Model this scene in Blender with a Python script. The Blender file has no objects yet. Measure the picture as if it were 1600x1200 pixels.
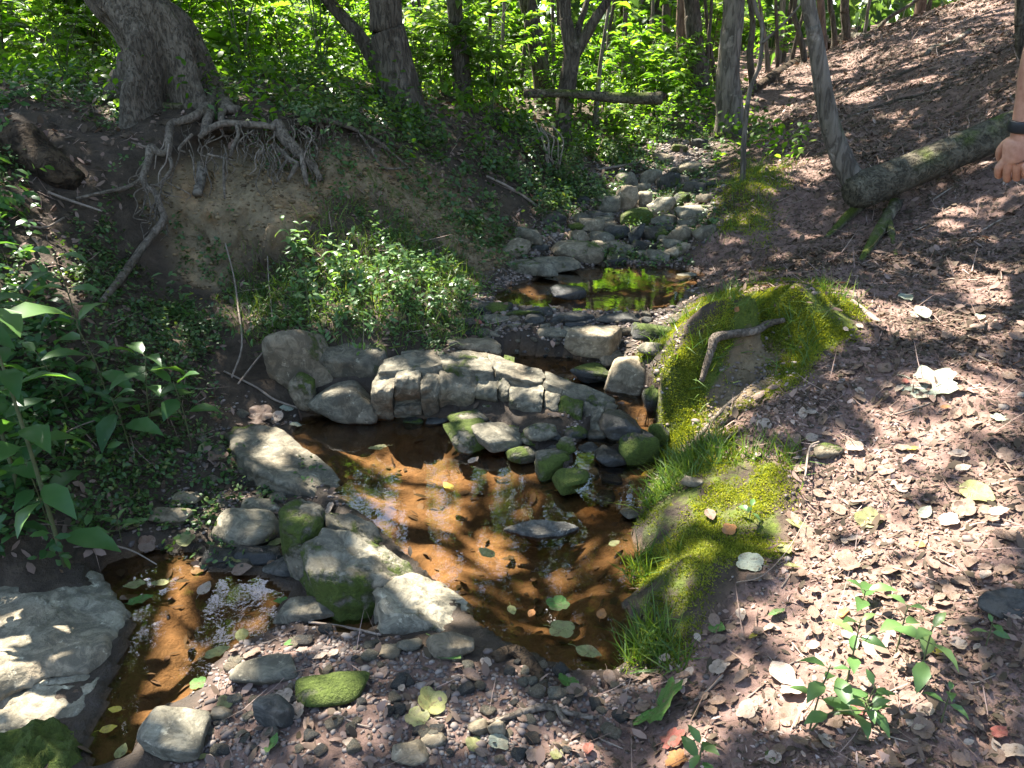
import bpy, bmesh, math, random
import numpy as np
from mathutils import Vector, Matrix
sc = bpy.context.scene
COL = sc.collection
# ------------------------------------------------------------------ camera
PITCH = math.radians(23.0); FPX = 1186.0; CAMZ = 1.5
cam_d = bpy.data.cameras.new('camera'); cam = bpy.data.objects.new('camera', cam_d); COL.objects.link(cam)
cam.location = (0, 0, CAMZ); cam.rotation_euler = (math.pi / 2 - PITCH, 0, 0)
cam_d.sensor_width = 36.0; cam_d.lens = 36.0 * FPX / 1600.0
cam_d.clip_start = 0.05; cam_d.clip_end = 1000
sc.camera = cam
# ------------------------------------------------------------------ sky, sun, exposure
SUN = Vector((-0.36, 0.43, 0.83)).normalized()           # towards the sun: behind the scene, to the left, high
w = bpy.data.worlds.new('World'); sc.world = w; w.use_nodes = True
nt = w.node_tree; bg = nt.nodes['Background']
sky = nt.nodes.new('ShaderNodeTexSky'); sky.sky_type = 'NISHITA'; sky.sun_disc = False
sky.sun_elevation = math.asin(SUN.z); sky.sun_rotation = math.atan2(SUN.x, SUN.y)
nt.links.new(sky.outputs[0], bg.inputs[0]); bg.inputs[1].default_value = 0.095
sd = bpy.data.lights.new('sun', 'SUN'); sun = bpy.data.objects.new('sun', sd); COL.objects.link(sun)
sd.energy = 5.0; sd.angle = math.radians(0.5); sd.color = (1.0, 0.95, 0.86)
sun.rotation_euler = (-SUN).to_track_quat('-Z', 'Y').to_euler(); sun.location = (-8, 9, 20)
sc.view_settings.view_transform = 'Standard'; sc.view_settings.look = 'None'
sc.view_settings.gamma = 1.0; sc.view_settings.use_curve_mapping = False
sc.view_settings.exposure = 2.8
sc.render.engine = 'CYCLES'
cy = sc.cycles
cy.use_denoising = True; cy.max_bounces = 7; cy.diffuse_bounces = 4; cy.glossy_bounces = 3
cy.transmission_bounces = 4; cy.transparent_max_bounces = 8; cy.caustics_reflective = False; cy.caustics_refractive = False
cy.sample_clamp_indirect = 6.0
# ------------------------------------------------------------------ small tools
rs = np.random.RandomState(7); random.seed(7)
CP, SP = math.cos(PITCH), math.sin(PITCH)
def proj(P):
    P = np.asarray(P, float); x, y, z = P[..., 0], P[..., 1], P[..., 2] - CAMZ
    dep = y * CP - z * SP; up = y * SP + z * CP
    dep = np.where(dep < 0.05, 0.05, dep)
    return 800 + FPX * x / dep, 600 - FPX * up / dep, dep
def ray(px, py):
    u, v = (px - 800) / FPX, (600 - py) / FPX
    return np.array([u, CP + v * SP, -SP + v * CP])
def atY(px, py, Y):
    d = ray(px, py); t = Y / d[1]; return np.array([0, 0, CAMZ]) + d * t
def atZ(px, py, z):
    d = ray(px, py); t = (z - CAMZ) / d[2]; return np.array([0, 0, CAMZ]) + d * t
def hash2(i, j, s):
    n = (i * 374761393 + j * 668265263 + s * 974634777) & 0x7fffffff
    n = ((n ^ (n >> 13)) * 1274126177) & 0x7fffffff
    n = n ^ (n >> 16)
    return (n & 0xffff) / 65535.0
def vn2(x, y, s=0):
    x = np.asarray(x, float); y = np.asarray(y, float)
    i = np.floor(x).astype(np.int64); j = np.floor(y).astype(np.int64); fx = x - i; fy = y - j
    fx = fx * fx * (3 - 2 * fx); fy = fy * fy * (3 - 2 * fy)
    a = hash2(i, j, s); b = hash2(i + 1, j, s); c = hash2(i, j + 1, s); d = hash2(i + 1, j + 1, s)
    return (a + (b - a) * fx) * (1 - fy) + (c + (d - c) * fx) * fy - 0.5
def vn3(P, s=0):
    P = np.asarray(P, float); I = np.floor(P).astype(np.int64); F = P - I; F = F * F * (3 - 2 * F)
    def h(a, b, c): return hash2(I[..., 0] + a, I[..., 1] + b + 57 * (I[..., 2] + c), s)
    x, y, z = F[..., 0], F[..., 1], F[..., 2]
    def l(a, b, t): return a + (b - a) * t
    return l(l(l(h(0,0,0), h(1,0,0), x), l(h(0,1,0), h(1,1,0), x), y), l(l(h(0,0,1), h(1,0,1), x), l(h(0,1,1), h(1,1,1), x), y), z) - 0.5
def fbm3(P, s=0, o=3):
    r = 0; a = 1.0
    for k in range(o):
        r = r + a * vn3(np.asarray(P) * 2 ** k + 13.7 * k, s + k); a *= 0.5
    return r
def inpoly(px, py, poly):
    px = np.asarray(px, float); py = np.asarray(py, float); c = np.zeros(px.shape, bool); n = len(poly)
    for k in range(n):
        x0, y0 = poly[k]; x1, y1 = poly[(k + 1) % n]
        if y0 == y1: continue
        cond = ((y0 > py) != (y1 > py)) & (px < (x1 - x0) * (py - y0) / (y1 - y0) + x0)
        c ^= cond
    return c
def sdist(px, py, poly):                     # positive inside
    d = np.full(np.shape(px), 1e9); n = len(poly)
    for k in range(n):
        a = np.array(poly[k], float); b = np.array(poly[(k + 1) % n], float); ab = b - a
        t = np.clip(((px - a[0]) * ab[0] + (py - a[1]) * ab[1]) / (ab @ ab + 1e-12), 0, 1)
        d = np.minimum(d, np.hypot(px - a[0] - t * ab[0], py - a[1] - t * ab[1]))
    return np.where(inpoly(px, py, poly), d, -d)
def sstep(a, b, x):
    t = np.clip((x - a) / (b - a), 0, 1); return t * t * (3 - 2 * t)
def mesh(name, V, F, mat=None, rnd=None, smooth=True, attrs=None):
    V = np.asarray(V, np.float32); F = np.asarray(F, np.int32); k = F.shape[1]
    me = bpy.data.meshes.new(name)
    me.vertices.add(len(V)); me.vertices.foreach_set('co', V.ravel())
    me.loops.add(F.size); me.loops.foreach_set('vertex_index', F.ravel())
    me.polygons.add(len(F)); me.polygons.foreach_set('loop_start', np.arange(0, F.size, k, dtype=np.int32))
    me.polygons.foreach_set('use_smooth', np.full(len(F), smooth))
    if rnd is not None: attrs = dict(attrs or {}, rnd=rnd)
    for a, v in (attrs or {}).items():
        at = me.attributes.new(a, 'FLOAT', 'POINT'); at.data.foreach_set('value', np.asarray(v, np.float32))
    me.update(calc_edges=True); me.validate()
    if mat: me.materials.append(mat)
    return me
def obj(name, me, parent=None, loc=None, rotz=0.0, label=None, cat=None, group=None, kind=None):
    o = bpy.data.objects.new(name, me); COL.objects.link(o)
    if parent is not None: o.parent = parent
    if loc is not None: o.location = loc
    if rotz: o.rotation_euler = (0, 0, rotz)
    if label: o['label'] = label
    if cat: o['category'] = cat
    if group: o['group'] = group
    if kind: o['kind'] = kind
    return o
def norm(a): return a / (np.linalg.norm(a, axis=-1, keepdims=True) + 1e-9)
# ---- templates: leaves as small folded sheets
def leaf_tmpl(kind):
    if kind == 'diamond':
        t = np.array([[0,0,0],[.42,-.5,.06],[1,0,-.10],[.42,.5,.06]]); f = np.array([[0,2,1],[0,3,2]])
    elif kind == 'ovate':
        t = np.array([[0,0,0],[.18,-.33,.05],[.18,0,0],[.18,.33,.05],[.5,-.5,.09],[.5,0,.02],[.5,.5,.09],[.8,-.26,.0],[.8,0,-.05],[.8,.26,.0],[1,0,-.16]])
        f = np.array([[0,2,1],[0,3,2],[1,2,5],[1,5,4],[2,3,6],[2,6,5],[4,5,8],[4,8,7],[5,6,9],[5,9,8],[7,8,10],[8,9,10]])
    elif kind == 'small':
        t = np.array([[0,0,0],[.35,-.45,.06],[.35,.45,.06],[.75,-.36,.02],[.75,.36,.02],[1,0,-.08]]); f = np.array([[0,2,1],[1,2,4],[1,4,3],[3,4,5]])
    elif kind == 'blade':
        t = np.array([[0,-.5,0],[0,.5,0],[.5,-.38,.0],[.5,.38,.0],[1,0,0]]); f = np.array([[0,1,3],[0,3,2],[2,3,4]])
    elif kind == 'tuft':
        t = np.array([[0,-.5,0],[0,.5,0],[1,0,0]]); f = np.array([[0,1,2]])
    return t, f
def leaves(P, D, N, L, W, kind='ovate', curl=None, rnd=None):
    t, f = leaf_tmpl(kind); n = len(P); D = norm(D); S = norm(np.cross(N, D)); N2 = np.cross(D, S)
    L = np.broadcast_to(np.asarray(L, float), (n,))[:, None, None]; W = np.broadcast_to(np.asarray(W, float), (n,))[:, None, None]
    tt = t[None, :, 0:1]; 
    V = P[:, None, :] + D[:, None, :] * tt * L + S[:, None, :] * t[None, :, 1:2] * W + N2[:, None, :] * t[None, :, 2:3] * L
    if curl is not None:
        V = V + N2[:, None, :] * (tt ** 2) * (np.asarray(curl).reshape(-1, 1, 1) if np.ndim(curl) else curl) * L
    F = (f[None] + (np.arange(n) * len(t))[:, None, None]).reshape(-1, 3)
    r = np.repeat(rs.rand(n) if rnd is None else rnd, len(t))
    return V.reshape(-1, 3), F, r
def merge(parts):
    V, F, R, o = [], [], [], 0
    for v, f, r in parts:
        V.append(v); F.append(f + o); R.append(r); o += len(v)
    return np.concatenate(V), np.concatenate(F), np.concatenate(R)
def rdir(n, up=0.0):
    v = rs.normal(size=(n, 3)); v[:, 2] += up; return norm(v)
def smooth_path(pts, rad, k=5):
    pts = np.asarray(pts, float); rad = np.asarray(rad, float); n = len(pts)
    if n < 3: 
        t = np.linspace(0, 1, k)[:, None]; return pts[0] * (1 - t) + pts[-1] * t, rad[0] * (1 - t[:, 0]) + rad[-1] * t[:, 0]
    P = np.vstack([2 * pts[0] - pts[1], pts, 2 * pts[-1] - pts[-2]]); out = []; ro = []
    for i in range(n - 1):
        a, b, c, d = P[i:i + 4]
        for q in range(k):
            t = q / k
            out.append(0.5 * (2 * b + (c - a) * t + (2 * a - 5 * b + 4 * c - d) * t * t + (3 * b - a - 3 * c + d) * t ** 3)); ro.append(rad[i] * (1 - t) + rad[i + 1] * t)
    out.append(pts[-1]); ro.append(rad[-1])
    return np.array(out), np.array(ro)
def tube(pts, rad, sides=8, rough=0.0, seed=0, lobes=None, k=5, freq=6.0):
    P, R = smooth_path(pts, rad, k); n = len(P); T = norm(np.gradient(P, axis=0))
    ref = np.array([0, 0, 1.0]) if abs(T[:, 2]).mean() < 0.7 else np.array([1.0, 0, 0])
    A = norm(np.cross(T, ref)); B = np.cross(T, A); th = np.arange(sides) / sides * 2 * np.pi
    C, S = np.cos(th), np.sin(th); RR = np.repeat(R[:, None], sides, 1)
    if lobes is not None: RR = RR * lobes(np.arange(n)[:, None] / (n - 1), th[None, :])
    U = A[:, None] * C[None, :, None] + B[:, None] * S[None, :, None]
    V = P[:, None] + U * RR[..., None]
    if rough: V = V + U * (RR * rough * fbm3(V * freq, seed, 3))[..., None]
    V = V.reshape(-1, 3); i = np.arange(n - 1)[:, None]; j = np.arange(sides)[None]; j2 = (j + 1) % sides
    a = i * sides + j; b = i * sides + j2; c = (i + 1) * sides + j2; d = (i + 1) * sides + j
    F = np.concatenate([np.stack([a, b, c], -1).reshape(-1, 3), np.stack([a, c, d], -1).reshape(-1, 3)])
    m = len(V); V = np.vstack([V, P[0], P[-1]]); jj = np.arange(sides); j2 = (jj + 1) % sides
    F = np.vstack([F, np.stack([np.full(sides, m), j2, jj], -1), np.stack([np.full(sides, m + 1), (n - 1) * sides + jj, (n - 1) * sides + j2], -1)])
    return V, F, np.zeros(len(V))
# ------------------------------------------------------------------ materials
class NT:
    def __init__(s, name):
        s.m = bpy.data.materials.new(name); s.m.use_nodes = True; s.t = s.m.node_tree; s.t.nodes.clear()
        s.out = s.n('OutputMaterial'); 
    def n(s, t, **k):
        nd = s.t.nodes.new('ShaderNode' + t)
        for a, v in k.items(): setattr(nd, a, v)
        return nd
    def l(s, a, b): s.t.links.new(a, b)
    def coords(s, kind='Object', scale=(1, 1, 1)):
        c = s.n('TexCoord'); m = s.n('Mapping'); m.inputs['Scale'].default_value = scale
        s.l(c.outputs[kind], m.inputs['Vector']); return m.outputs[0]
    def pos(s, scale=(1, 1, 1)):
        c = s.n('NewGeometry'); m = s.n('Mapping'); m.inputs['Scale'].default_value = scale
        s.l(c.outputs['Position'], m.inputs['Vector']); return m.outputs[0]
    def noise(s, vec, scale, detail=6, rough=0.6, dist=0.0):
        x = s.n('TexNoise'); x.inputs['Scale'].default_value = scale; x.inputs['Detail'].default_value = detail
        x.inputs['Roughness'].default_value = rough; x.inputs['Distortion'].default_value = dist
        if vec is not None: s.l(vec, x.inputs['Vector'])
        return x.outputs['Fac']
    def voro(s, vec, scale, feat='F1', out='Distance'):
        x = s.n('TexVoronoi'); x.feature = feat; x.inputs['Scale'].default_value = scale
        s.l(vec, x.inputs['Vector']); return x.outputs[out]
    def ramp(s, fac, stops, interp='LINEAR'):
        r = s.n('ValToRGB'); r.color_ramp.interpolation = interp; e = r.color_ramp.elements
        while len(e) < len(stops): e.new(0.5)
        for q, (p, c) in zip(e, stops):
            q.position = p; q.color = (c if isinstance(c, tuple) else (c, c, c)) + ((1,) if not isinstance(c, tuple) or len(c) == 3 else ())
        s.l(fac, r.inputs[0]); return r.outputs[0]
    def attr(s, name, typ='GEOMETRY'):
        a = s.n('Attribute'); a.attribute_type = typ; a.attribute_name = name; return a.outputs['Fac']
    def mix(s, f, a, b, blend='MIX'):
        m = s.n('Mix'); m.data_type = 'RGBA'; m.blend_type = blend
        for src, i in ((f, 0), (a, 6), (b, 7)):
            if hasattr(src, 'is_linked') or hasattr(src, 'links'): s.l(src, m.inputs[i])
            else: m.inputs[i].default_value = src if i == 0 else (tuple(src) + (1,))
        return m.outputs[2]
    def math(s, op, a, b=0.0, c=0.0):
        m = s.n('Math'); m.operation = op; m.use_clamp = op in ('MULTIPLY_ADD',)
        for i, q in enumerate((a, b, c)):
            if hasattr(q, 'links'): s.l(q, m.inputs[i])
            else: m.inputs[i].default_value = q
        return m.outputs[0]
    def bump(s, h, strength=0.5, dist=0.02, normal=None):
        b = s.n('Bump'); b.inputs['Strength'].default_value = strength; b.inputs['Distance'].default_value = dist
        s.l(h, b.inputs['Height'])
        if normal is not None: s.l(normal, b.inputs['Normal'])
        return b.outputs[0]
    def bsdf(s, col, rough=0.8, normal=None, spec=0.3):
        p = s.n('BsdfPrincipled')
        for src, k in ((col, 'Base Color'), (rough, 'Roughness')):
            if hasattr(src, 'links'): s.l(src, p.inputs[k])
            else: p.inputs[k].default_value = (tuple(src) + (1,)) if k == 'Base Color' else src
        p.inputs['Specular IOR Level'].default_value = spec
        if normal is not None: s.l(normal, p.inputs['Normal'])
        return p.outputs[0]
    def done(s, sh): s.l(sh, s.out.inputs[0]); return s.m
def upness(q):
    g = q.n('NewGeometry'); sx = q.n('SeparateXYZ'); q.l(g.outputs['Normal'], sx.inputs[0]); return sx.outputs['Z']
def mat_leaf(name, stops, trans=0.45, rough=0.45, tcol=None, spec=0.4):
    q = NT(name); c = q.ramp(q.attr('rnd'), stops); nz = q.noise(q.pos(), 30.0, 3)
    c = q.mix(q.math('MULTIPLY', nz, 0.35), c, (0.02, 0.05, 0.01), 'MIX')
    b = q.bsdf(c, rough, None, spec); t = q.n('BsdfTranslucent')
    tc = q.mix(1.0, c, tcol or (1.6, 1.55, 0.55), 'MULTIPLY'); q.l(tc, t.inputs[0])
    m = q.n('MixShader'); m.inputs[0].default_value = trans; q.l(b, m.inputs[1]); q.l(t.outputs[0], m.inputs[2])
    return q.done(m.outputs[0])
def mat_bark(name, a, b, moss=0.0, scale=9.0, stretch=0.22, depth=0.03):
    q = NT(name); v = q.coords('Object', (1, 1, stretch)); n1 = q.noise(v, scale, 8, 0.65, 0.4)
    fn = q.noise(v, scale * 2.2, 5, 0.6, 1.2); fis = q.ramp(fn, [(0.36, 0.0), (0.5, 0.75), (0.7, 1.0)])
    c = q.ramp(n1, [(0.3, a), (0.7, b)]); c = q.mix(q.math('SUBTRACT', 0.6, q.math('MULTIPLY', fis, 0.6)), c, tuple(x * 0.3 for x in a))
    if moss:
        mm = q.ramp(q.noise(q.pos(), 2.3, 6), [(0.62 - 0.25 * moss, 0.0), (0.72 - 0.25 * moss, 1.0)])
        mm = q.mix(1.0, mm, q.ramp(upness(q), [(0.15, 0.12), (0.7, 1.0)]), 'MULTIPLY'); c = q.mix(mm, c, (0.075, 0.095, 0.018))
    lich = q.ramp(q.noise(q.pos(), 7.0, 5), [(0.62, 0.0), (0.7, 0.5)]); c = q.mix(lich, c, tuple(min(1, x * 1.7) for x in b))
    h = q.math('ADD', q.math('MULTIPLY', fis, 0.7), q.math('MULTIPLY', n1, 0.6))
    return q.done(q.bsdf(c, 0.92, q.bump(h, 0.9, depth), 0.15))
def mat_rock(name, a, b, mossc=(0.10, 0.135, 0.02)):
    q = NT(name); p = q.coords('Object', (1, 1, 1)); oi = q.n('ObjectInfo')
    add = q.n('VectorMath'); add.operation = 'ADD'; q.l(p, add.inputs[0]); cx = q.n('CombineXYZ')
    q.l(q.math('MULTIPLY', oi.outputs['Random'], 37.0), cx.inputs[0]); q.l(cx.outputs[0], add.inputs[1]); p = add.outputs[0]
    n1 = q.noise(p, 7.0, 8, 0.65, 0.3); n2 = q.noise(p, 45.0, 6, 0.7); n3 = q.noise(p, 2.4, 4)
    c = q.ramp(n1, [(0.28, a), (0.72, b)]); c = q.mix(q.math('MULTIPLY', n2, 0.55), c, tuple(x * 0.45 for x in a))
    c = q.mix(q.ramp(n3, [(0.5, 0.0), (0.68, 0.55)]), c, (0.20, 0.135, 0.075))           # iron stain
    bl = q.ramp(q.noise(p, 17.0, 8, 0.75, 0.8), [(0.42, 0.0), (0.56, 0.75)]); c = q.mix(bl, c, tuple(x * 0.42 for x in a))
    li = q.ramp(q.noise(p, 24.0, 6, 0.7), [(0.6, 0.0), (0.68, 0.6)]); c = q.mix(li, c, tuple(min(1, x * 1.45) for x in b))
    tone = q.attr('tone', 'OBJECT'); c = q.mix(1.0, c, q.math('ADD', tone, 1.0), 'MULTIPLY')
    cr = q.ramp(q.voro(q.coords('Object', (1, 1, 2.6)), 5.0, 'DISTANCE_TO_EDGE'), [(0.0, 0.0), (0.03, 1.0)])
    mo = q.attr('moss', 'OBJECT')
    mn = q.math('ADD', q.math('ADD', q.noise(p, 6.0, 7, 0.6), q.math('MULTIPLY', q.math('SUBTRACT', mo, 0.5), 0.62)), q.math('MULTIPLY', n2, 0.14))
    mm = q.ramp(mn, [(0.56, 0.0), (0.63, 1.0)]); mf = q.noise(p, 60.0, 4, 0.8)
    mc = q.ramp(mf, [(0.3, tuple(x * 0.45 for x in mossc)), (0.7, mossc)]); c = q.mix(mm, c, mc)
    wet = q.attr('wet', 'OBJECT'); zz = q.n('NewGeometry'); sz = q.n('SeparateXYZ'); q.l(zz.outputs['Position'], sz.inputs[0])
    wl = q.math('ADD', sz.outputs['Z'], q.math('MULTIPLY', n1, 0.05)); wf = q.math('LESS_THAN', wl, wet)
    c = q.mix(q.math('MULTIPLY', wf, 0.62), c, (0.018, 0.017, 0.015)); ro = q.math('SUBTRACT', 0.85, q.math('MULTIPLY', wf, 0.5))
    h = q.math('ADD', q.math('ADD', q.math('MULTIPLY', n1, 0.5), q.math('MULTIPLY', n2, 0.25)), q.math('ADD', q.math('MULTIPLY', cr, 0.0), q.math('MULTIPLY', q.math('MULTIPLY', mm, mf), 0.8)))
    return q.done(q.bsdf(c, ro, q.bump(h, 1.0, 0.03), 0.3))
def mat_plain(name, stops, rough=0.8, scale=20.0, bump=0.4, dist=0.01, spec=0.3, attr=None):
    q = NT(name); n = q.noise(q.coords('Object'), scale, 6); c = q.ramp(q.attr(attr) if attr else n, stops)
    return q.done(q.bsdf(c, rough, q.bump(n, bump, dist), spec))
M = {}
M['canopy'] = mat_leaf('canopy_leaves', [(0.0, (0.045, 0.09, 0.012)), (0.6, (0.075, 0.14, 0.02)), (1.0, (0.11, 0.17, 0.03))], 0.42, 0.45)
M['shrub'] = mat_leaf('shrub_leaves', [(0.0, (0.05, 0.11, 0.012)), (0.6, (0.085, 0.17, 0.02)), (1.0, (0.13, 0.20, 0.03))], 0.66, 0.42, (2.2, 2.25, .7))
M['shrub2'] = mat_leaf('pale_shrub_leaves', [(0.0, (0.07, 0.13, 0.03)), (0.6, (0.11, 0.18, 0.045)), (1.0, (0.16, 0.22, 0.05))], 0.66, 0.45, (2.1, 2.2, .75))
M['cover'] = mat_leaf('ground_cover_leaves', [(0.0, (0.035, 0.075, 0.018)), (0.55, (0.06, 0.12, 0.028)), (0.93, (0.11, 0.17, 0.05)), (1.0, (0.20, 0.20, 0.06))], 0.3, 0.4)
M['bluish'] = mat_leaf('broad_leaves', [(0.0, (0.035, 0.095, 0.03)), (0.6, (0.065, 0.155, 0.045)), (1.0, (0.11, 0.20, 0.055))], 0.45, 0.35, (1.9, 1.8, .6))
M['seedling'] = mat_leaf('seedling_leaves', [(0.0, (0.085, 0.17, 0.05)), (0.7, (0.13, 0.24, 0.075)), (1.0, (0.20, 0.28, 0.10))], 0.4, 0.38)
M['grass'] = mat_leaf('grass_blades', [(0.0, (0.05, 0.10, 0.012)), (0.6, (0.09, 0.16, 0.02)), (1.0, (0.19, 0.24, 0.05))], 0.35, 0.45)
M['moss'] = mat_leaf('moss_tufts', [(0.0, (0.10, 0.125, 0.012)), (0.5, (0.21, 0.24, 0.024)), (1.0, (0.36, 0.37, 0.05))], 0.4, 0.7, (1.5, 1.4, .5), 0.15)
M['litter'] = mat_leaf('leaf_litter', [(0.0, (0.055, 0.034, 0.025)), (0.35, (0.13, 0.08, 0.06)), (0.7, (0.235, 0.148, 0.118)), (0.93, (0.34, 0.23, 0.195)), (1.0, (0.43, 0.32, 0.275))], 0.08, 0.75, (1.2, .9, .6), 0.2)
M['pine'] = mat_leaf('far_leaves', [(0.0, (0.035, 0.075, 0.02)), (0.6, (0.06, 0.12, 0.035)), (1.0, (0.10, 0.16, 0.06))], 0.58, 0.5, (2.0, 1.85, .8))
M['bark_big'] = mat_bark('grey_bark', (0.075, 0.06, 0.043), (0.19, 0.155, 0.115), 0.25, 24.0, 0.4, 0.02)
M['bark'] = mat_bark('brown_bark', (0.07, 0.055, 0.04), (0.165, 0.135, 0.10), 0.3, 18.0, 0.25, 0.03)
M['bark_pale'] = mat_bark('pale_bark', (0.12, 0.10, 0.075), (0.25, 0.21, 0.165), 0.2, 12.0, 0.2, 0.025)
M['bark_red'] = mat_bark('reddish_bark', (0.13, 0.08, 0.055), (0.26, 0.17, 0.12), 0.0, 12.0, 0.2, 0.02)
M['fallen'] = mat_bark('fallen_trunk_bark', (0.06, 0.05, 0.033), (0.17, 0.145, 0.10), 0.35, 16.0, 1.0, 0.02)
M['log'] = mat_bark('mossy_log_bark', (0.075, 0.06, 0.04), (0.19, 0.155, 0.105), 0.75, 14.0, 1.0, 0.02)
M['root'] = mat_bark('root_bark', (0.10, 0.078, 0.056), (0.25, 0.20, 0.152), 0.12, 26.0, 0.6, 0.012)
M['rotten'] = mat_bark('rotten_wood', (0.035, 0.024, 0.016), (0.11, 0.075, 0.045), 0.1, 10.0, 1.0, 0.05)
M['twig'] = mat_plain('dry_twig', [(0.3, (0.13, 0.095, 0.07)), (0.7, (0.30, 0.24, 0.185))], 0.85, 30.0)
M['stem'] = mat_plain('green_stem', [(0.3, (0.06, 0.075, 0.03)), (0.7, (0.12, 0.12, 0.05))], 0.7, 30.0)
M['rock'] = mat_rock('grey_sandstone', (0.135, 0.12, 0.085), (0.31, 0.275, 0.195))
M['rock_tan'] = mat_rock('tan_sandstone', (0.19, 0.15, 0.095), (0.38, 0.315, 0.215))
M['rock_dark'] = mat_rock('dark_slate', (0.04, 0.039, 0.034), (0.12, 0.112, 0.095))
M['clod'] = mat_plain('clay_clods', [(0.0, (0.08, 0.056, 0.032)), (0.5, (0.17, 0.125, 0.07)), (1.0, (0.28, 0.19, 0.10))], 0.95, 40.0, 0.6, 0.006, 0.1, 'rnd')
M['pebble'] = mat_plain('pebbles', [(0.0, (0.06, 0.05, 0.045)), (0.4, (0.14, 0.105, 0.085)), (0.75, (0.18, 0.135, 0.112)), (1.0, (0.25, 0.21, 0.175))], 0.75, 40.0, 0.3, 0.004, 0.35, 'rnd')
def leafmat(name, a, b, trans=0.25):
    q = NT(name); p = q.coords('Object'); sx = q.n('SeparateXYZ'); q.l(p, sx.inputs[0])
    n = q.noise(p, 40.0, 5, 0.6); c = q.ramp(n, [(0.35, a), (0.7, b)])
    sp = q.ramp(q.noise(q.pos(), 75.0, 5, 0.7), [(0.55, 0.0), (0.64, 0.75)]); c = q.mix(sp, c, (0.10, 0.06, 0.032)); sp2 = q.ramp(q.noise(q.pos(), 28.0, 4, 0.6), [(0.5, 0.0), (0.72, 0.6)]); c = q.mix(sp2, c, (0.17, 0.115, 0.07))
    wv = q.n('TexWave'); wv.inputs['Scale'].default_value = 22.0; wv.inputs['Distortion'].default_value = 1.5; wv.bands_direction = 'DIAGONAL'; q.l(p, wv.inputs['Vector'])
    mid = q.ramp(q.math('ABSOLUTE', sx.outputs['Y']), [(0.0, 1.0), (0.0022, 0.0)]); c = q.mix(q.math('MULTIPLY', mid, 0.5), c, tuple(min(1, x * 1.5 + .03) for x in b))
    b2 = q.bsdf(c, 0.5, q.bump(wv.outputs['Fac'], 0.35, 0.002), 0.35); t = q.n('BsdfTranslucent'); q.l(c, t.inputs[0])
    m = q.n('MixShader'); m.inputs[0].default_value = trans; q.l(b2, m.inputs[1]); q.l(t.outputs[0], m.inputs[2]); return q.done(m.outputs[0])
LM = {'green': leafmat('green_leaf', (0.05, 0.13, 0.025), (0.10, 0.20, 0.04)), 'pale': leafmat('pale_leaf', (0.22, 0.24, 0.17), (0.37, 0.39, 0.30)),
      'yellow': leafmat('yellow_leaf', (0.36, 0.26, 0.02), (0.5, 0.40, 0.06)), 'olive': leafmat('olive_leaf', (0.16, 0.17, 0.06), (0.29, 0.28, 0.11)),
      'orange': leafmat('orange_leaf', (0.32, 0.13, 0.04), (0.45, 0.21, 0.07)), 'red': leafmat('red_leaf', (0.20, 0.05, 0.035), (0.34, 0.12, 0.09)),
      'brown': leafmat('brown_leaf', (0.12, 0.075, 0.05), (0.24, 0.16, 0.115), .1), 'tan': leafmat('tan_leaf', (0.30, 0.225, 0.165), (0.46, 0.36, 0.28), .15)}
# ground: leaf mould, clay, moss, gravel and stream bed, told apart by weights laid on the terrain
q = NT('forest_floor'); P0 = q.pos(); n1 = q.noise(P0, 3.0, 8, 0.65); n2 = q.noise(P0, 55.0, 6, 0.7); n3 = q.noise(P0, 14.0, 6, 0.7, 0.5)
c = q.ramp(n3, [(0.25, (0.075, 0.046, 0.035)), (0.5, (0.17, 0.105, 0.082)), (0.78, (0.29, 0.19, 0.16))])
dk = q.ramp(n3, [(0.3, (0.028, 0.02, 0.013)), (0.7, (0.085, 0.06, 0.04))]); c = q.mix(q.attr('soil'), c, dk)
cl = q.ramp(n1, [(0.3, (0.15, 0.105, 0.06)), (0.5, (0.27, 0.20, 0.115)), (0.66, (0.36, 0.215, 0.105))]); cl = q.mix(q.ramp(n3, [(0.35, 0.0), (0.7, 0.8)]), cl, (0.075, 0.055, 0.032)); c = q.mix(q.attr('clay'), c, cl)
mf = q.noise(P0, 80.0, 5, 0.8); mo = q.ramp(mf, [(0.3, (0.03, 0.042, 0.006)), (0.7, (0.105, 0.13, 0.018))])
mw = q.ramp(q.math('ADD', q.attr('moss'), q.math('MULTIPLY', q.math('SUBTRACT', n3, 0.5), 0.9)), [(0.4, 0.0), (0.55, 1.0)]); c = q.mix(mw, c, mo)
bd = q.ramp(q.noise(P0, 6.0, 8, 0.7, 0.6), [(0.3, (0.06, 0.038, 0.02)), (0.46, (0.12, 0.073, 0.038)), (0.6, (0.195, 0.115, 0.06)), (0.8, (0.31, 0.20, 0.11))]); bd = q.mix(q.math('MULTIPLY', n2, 0.3), bd, (0.1, 0.05, 0.02)); c = q.mix(q.attr('bed'), c, bd)
wt = q.attr('wet'); c = q.mix(q.math('MULTIPLY', wt, 0.55), c, (0.02, 0.015, 0.011)); ro = q.math('SUBTRACT', 0.92, q.math('MULTIPLY', wt, 0.45))
M['ground'] = q.done(q.bsdf(c, ro, q.bump(q.math('ADD', q.math('MULTIPLY', n3, 0.7), q.math('MULTIPLY', n2, 0.4)), 0.9, 0.025), 0.25))
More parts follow.
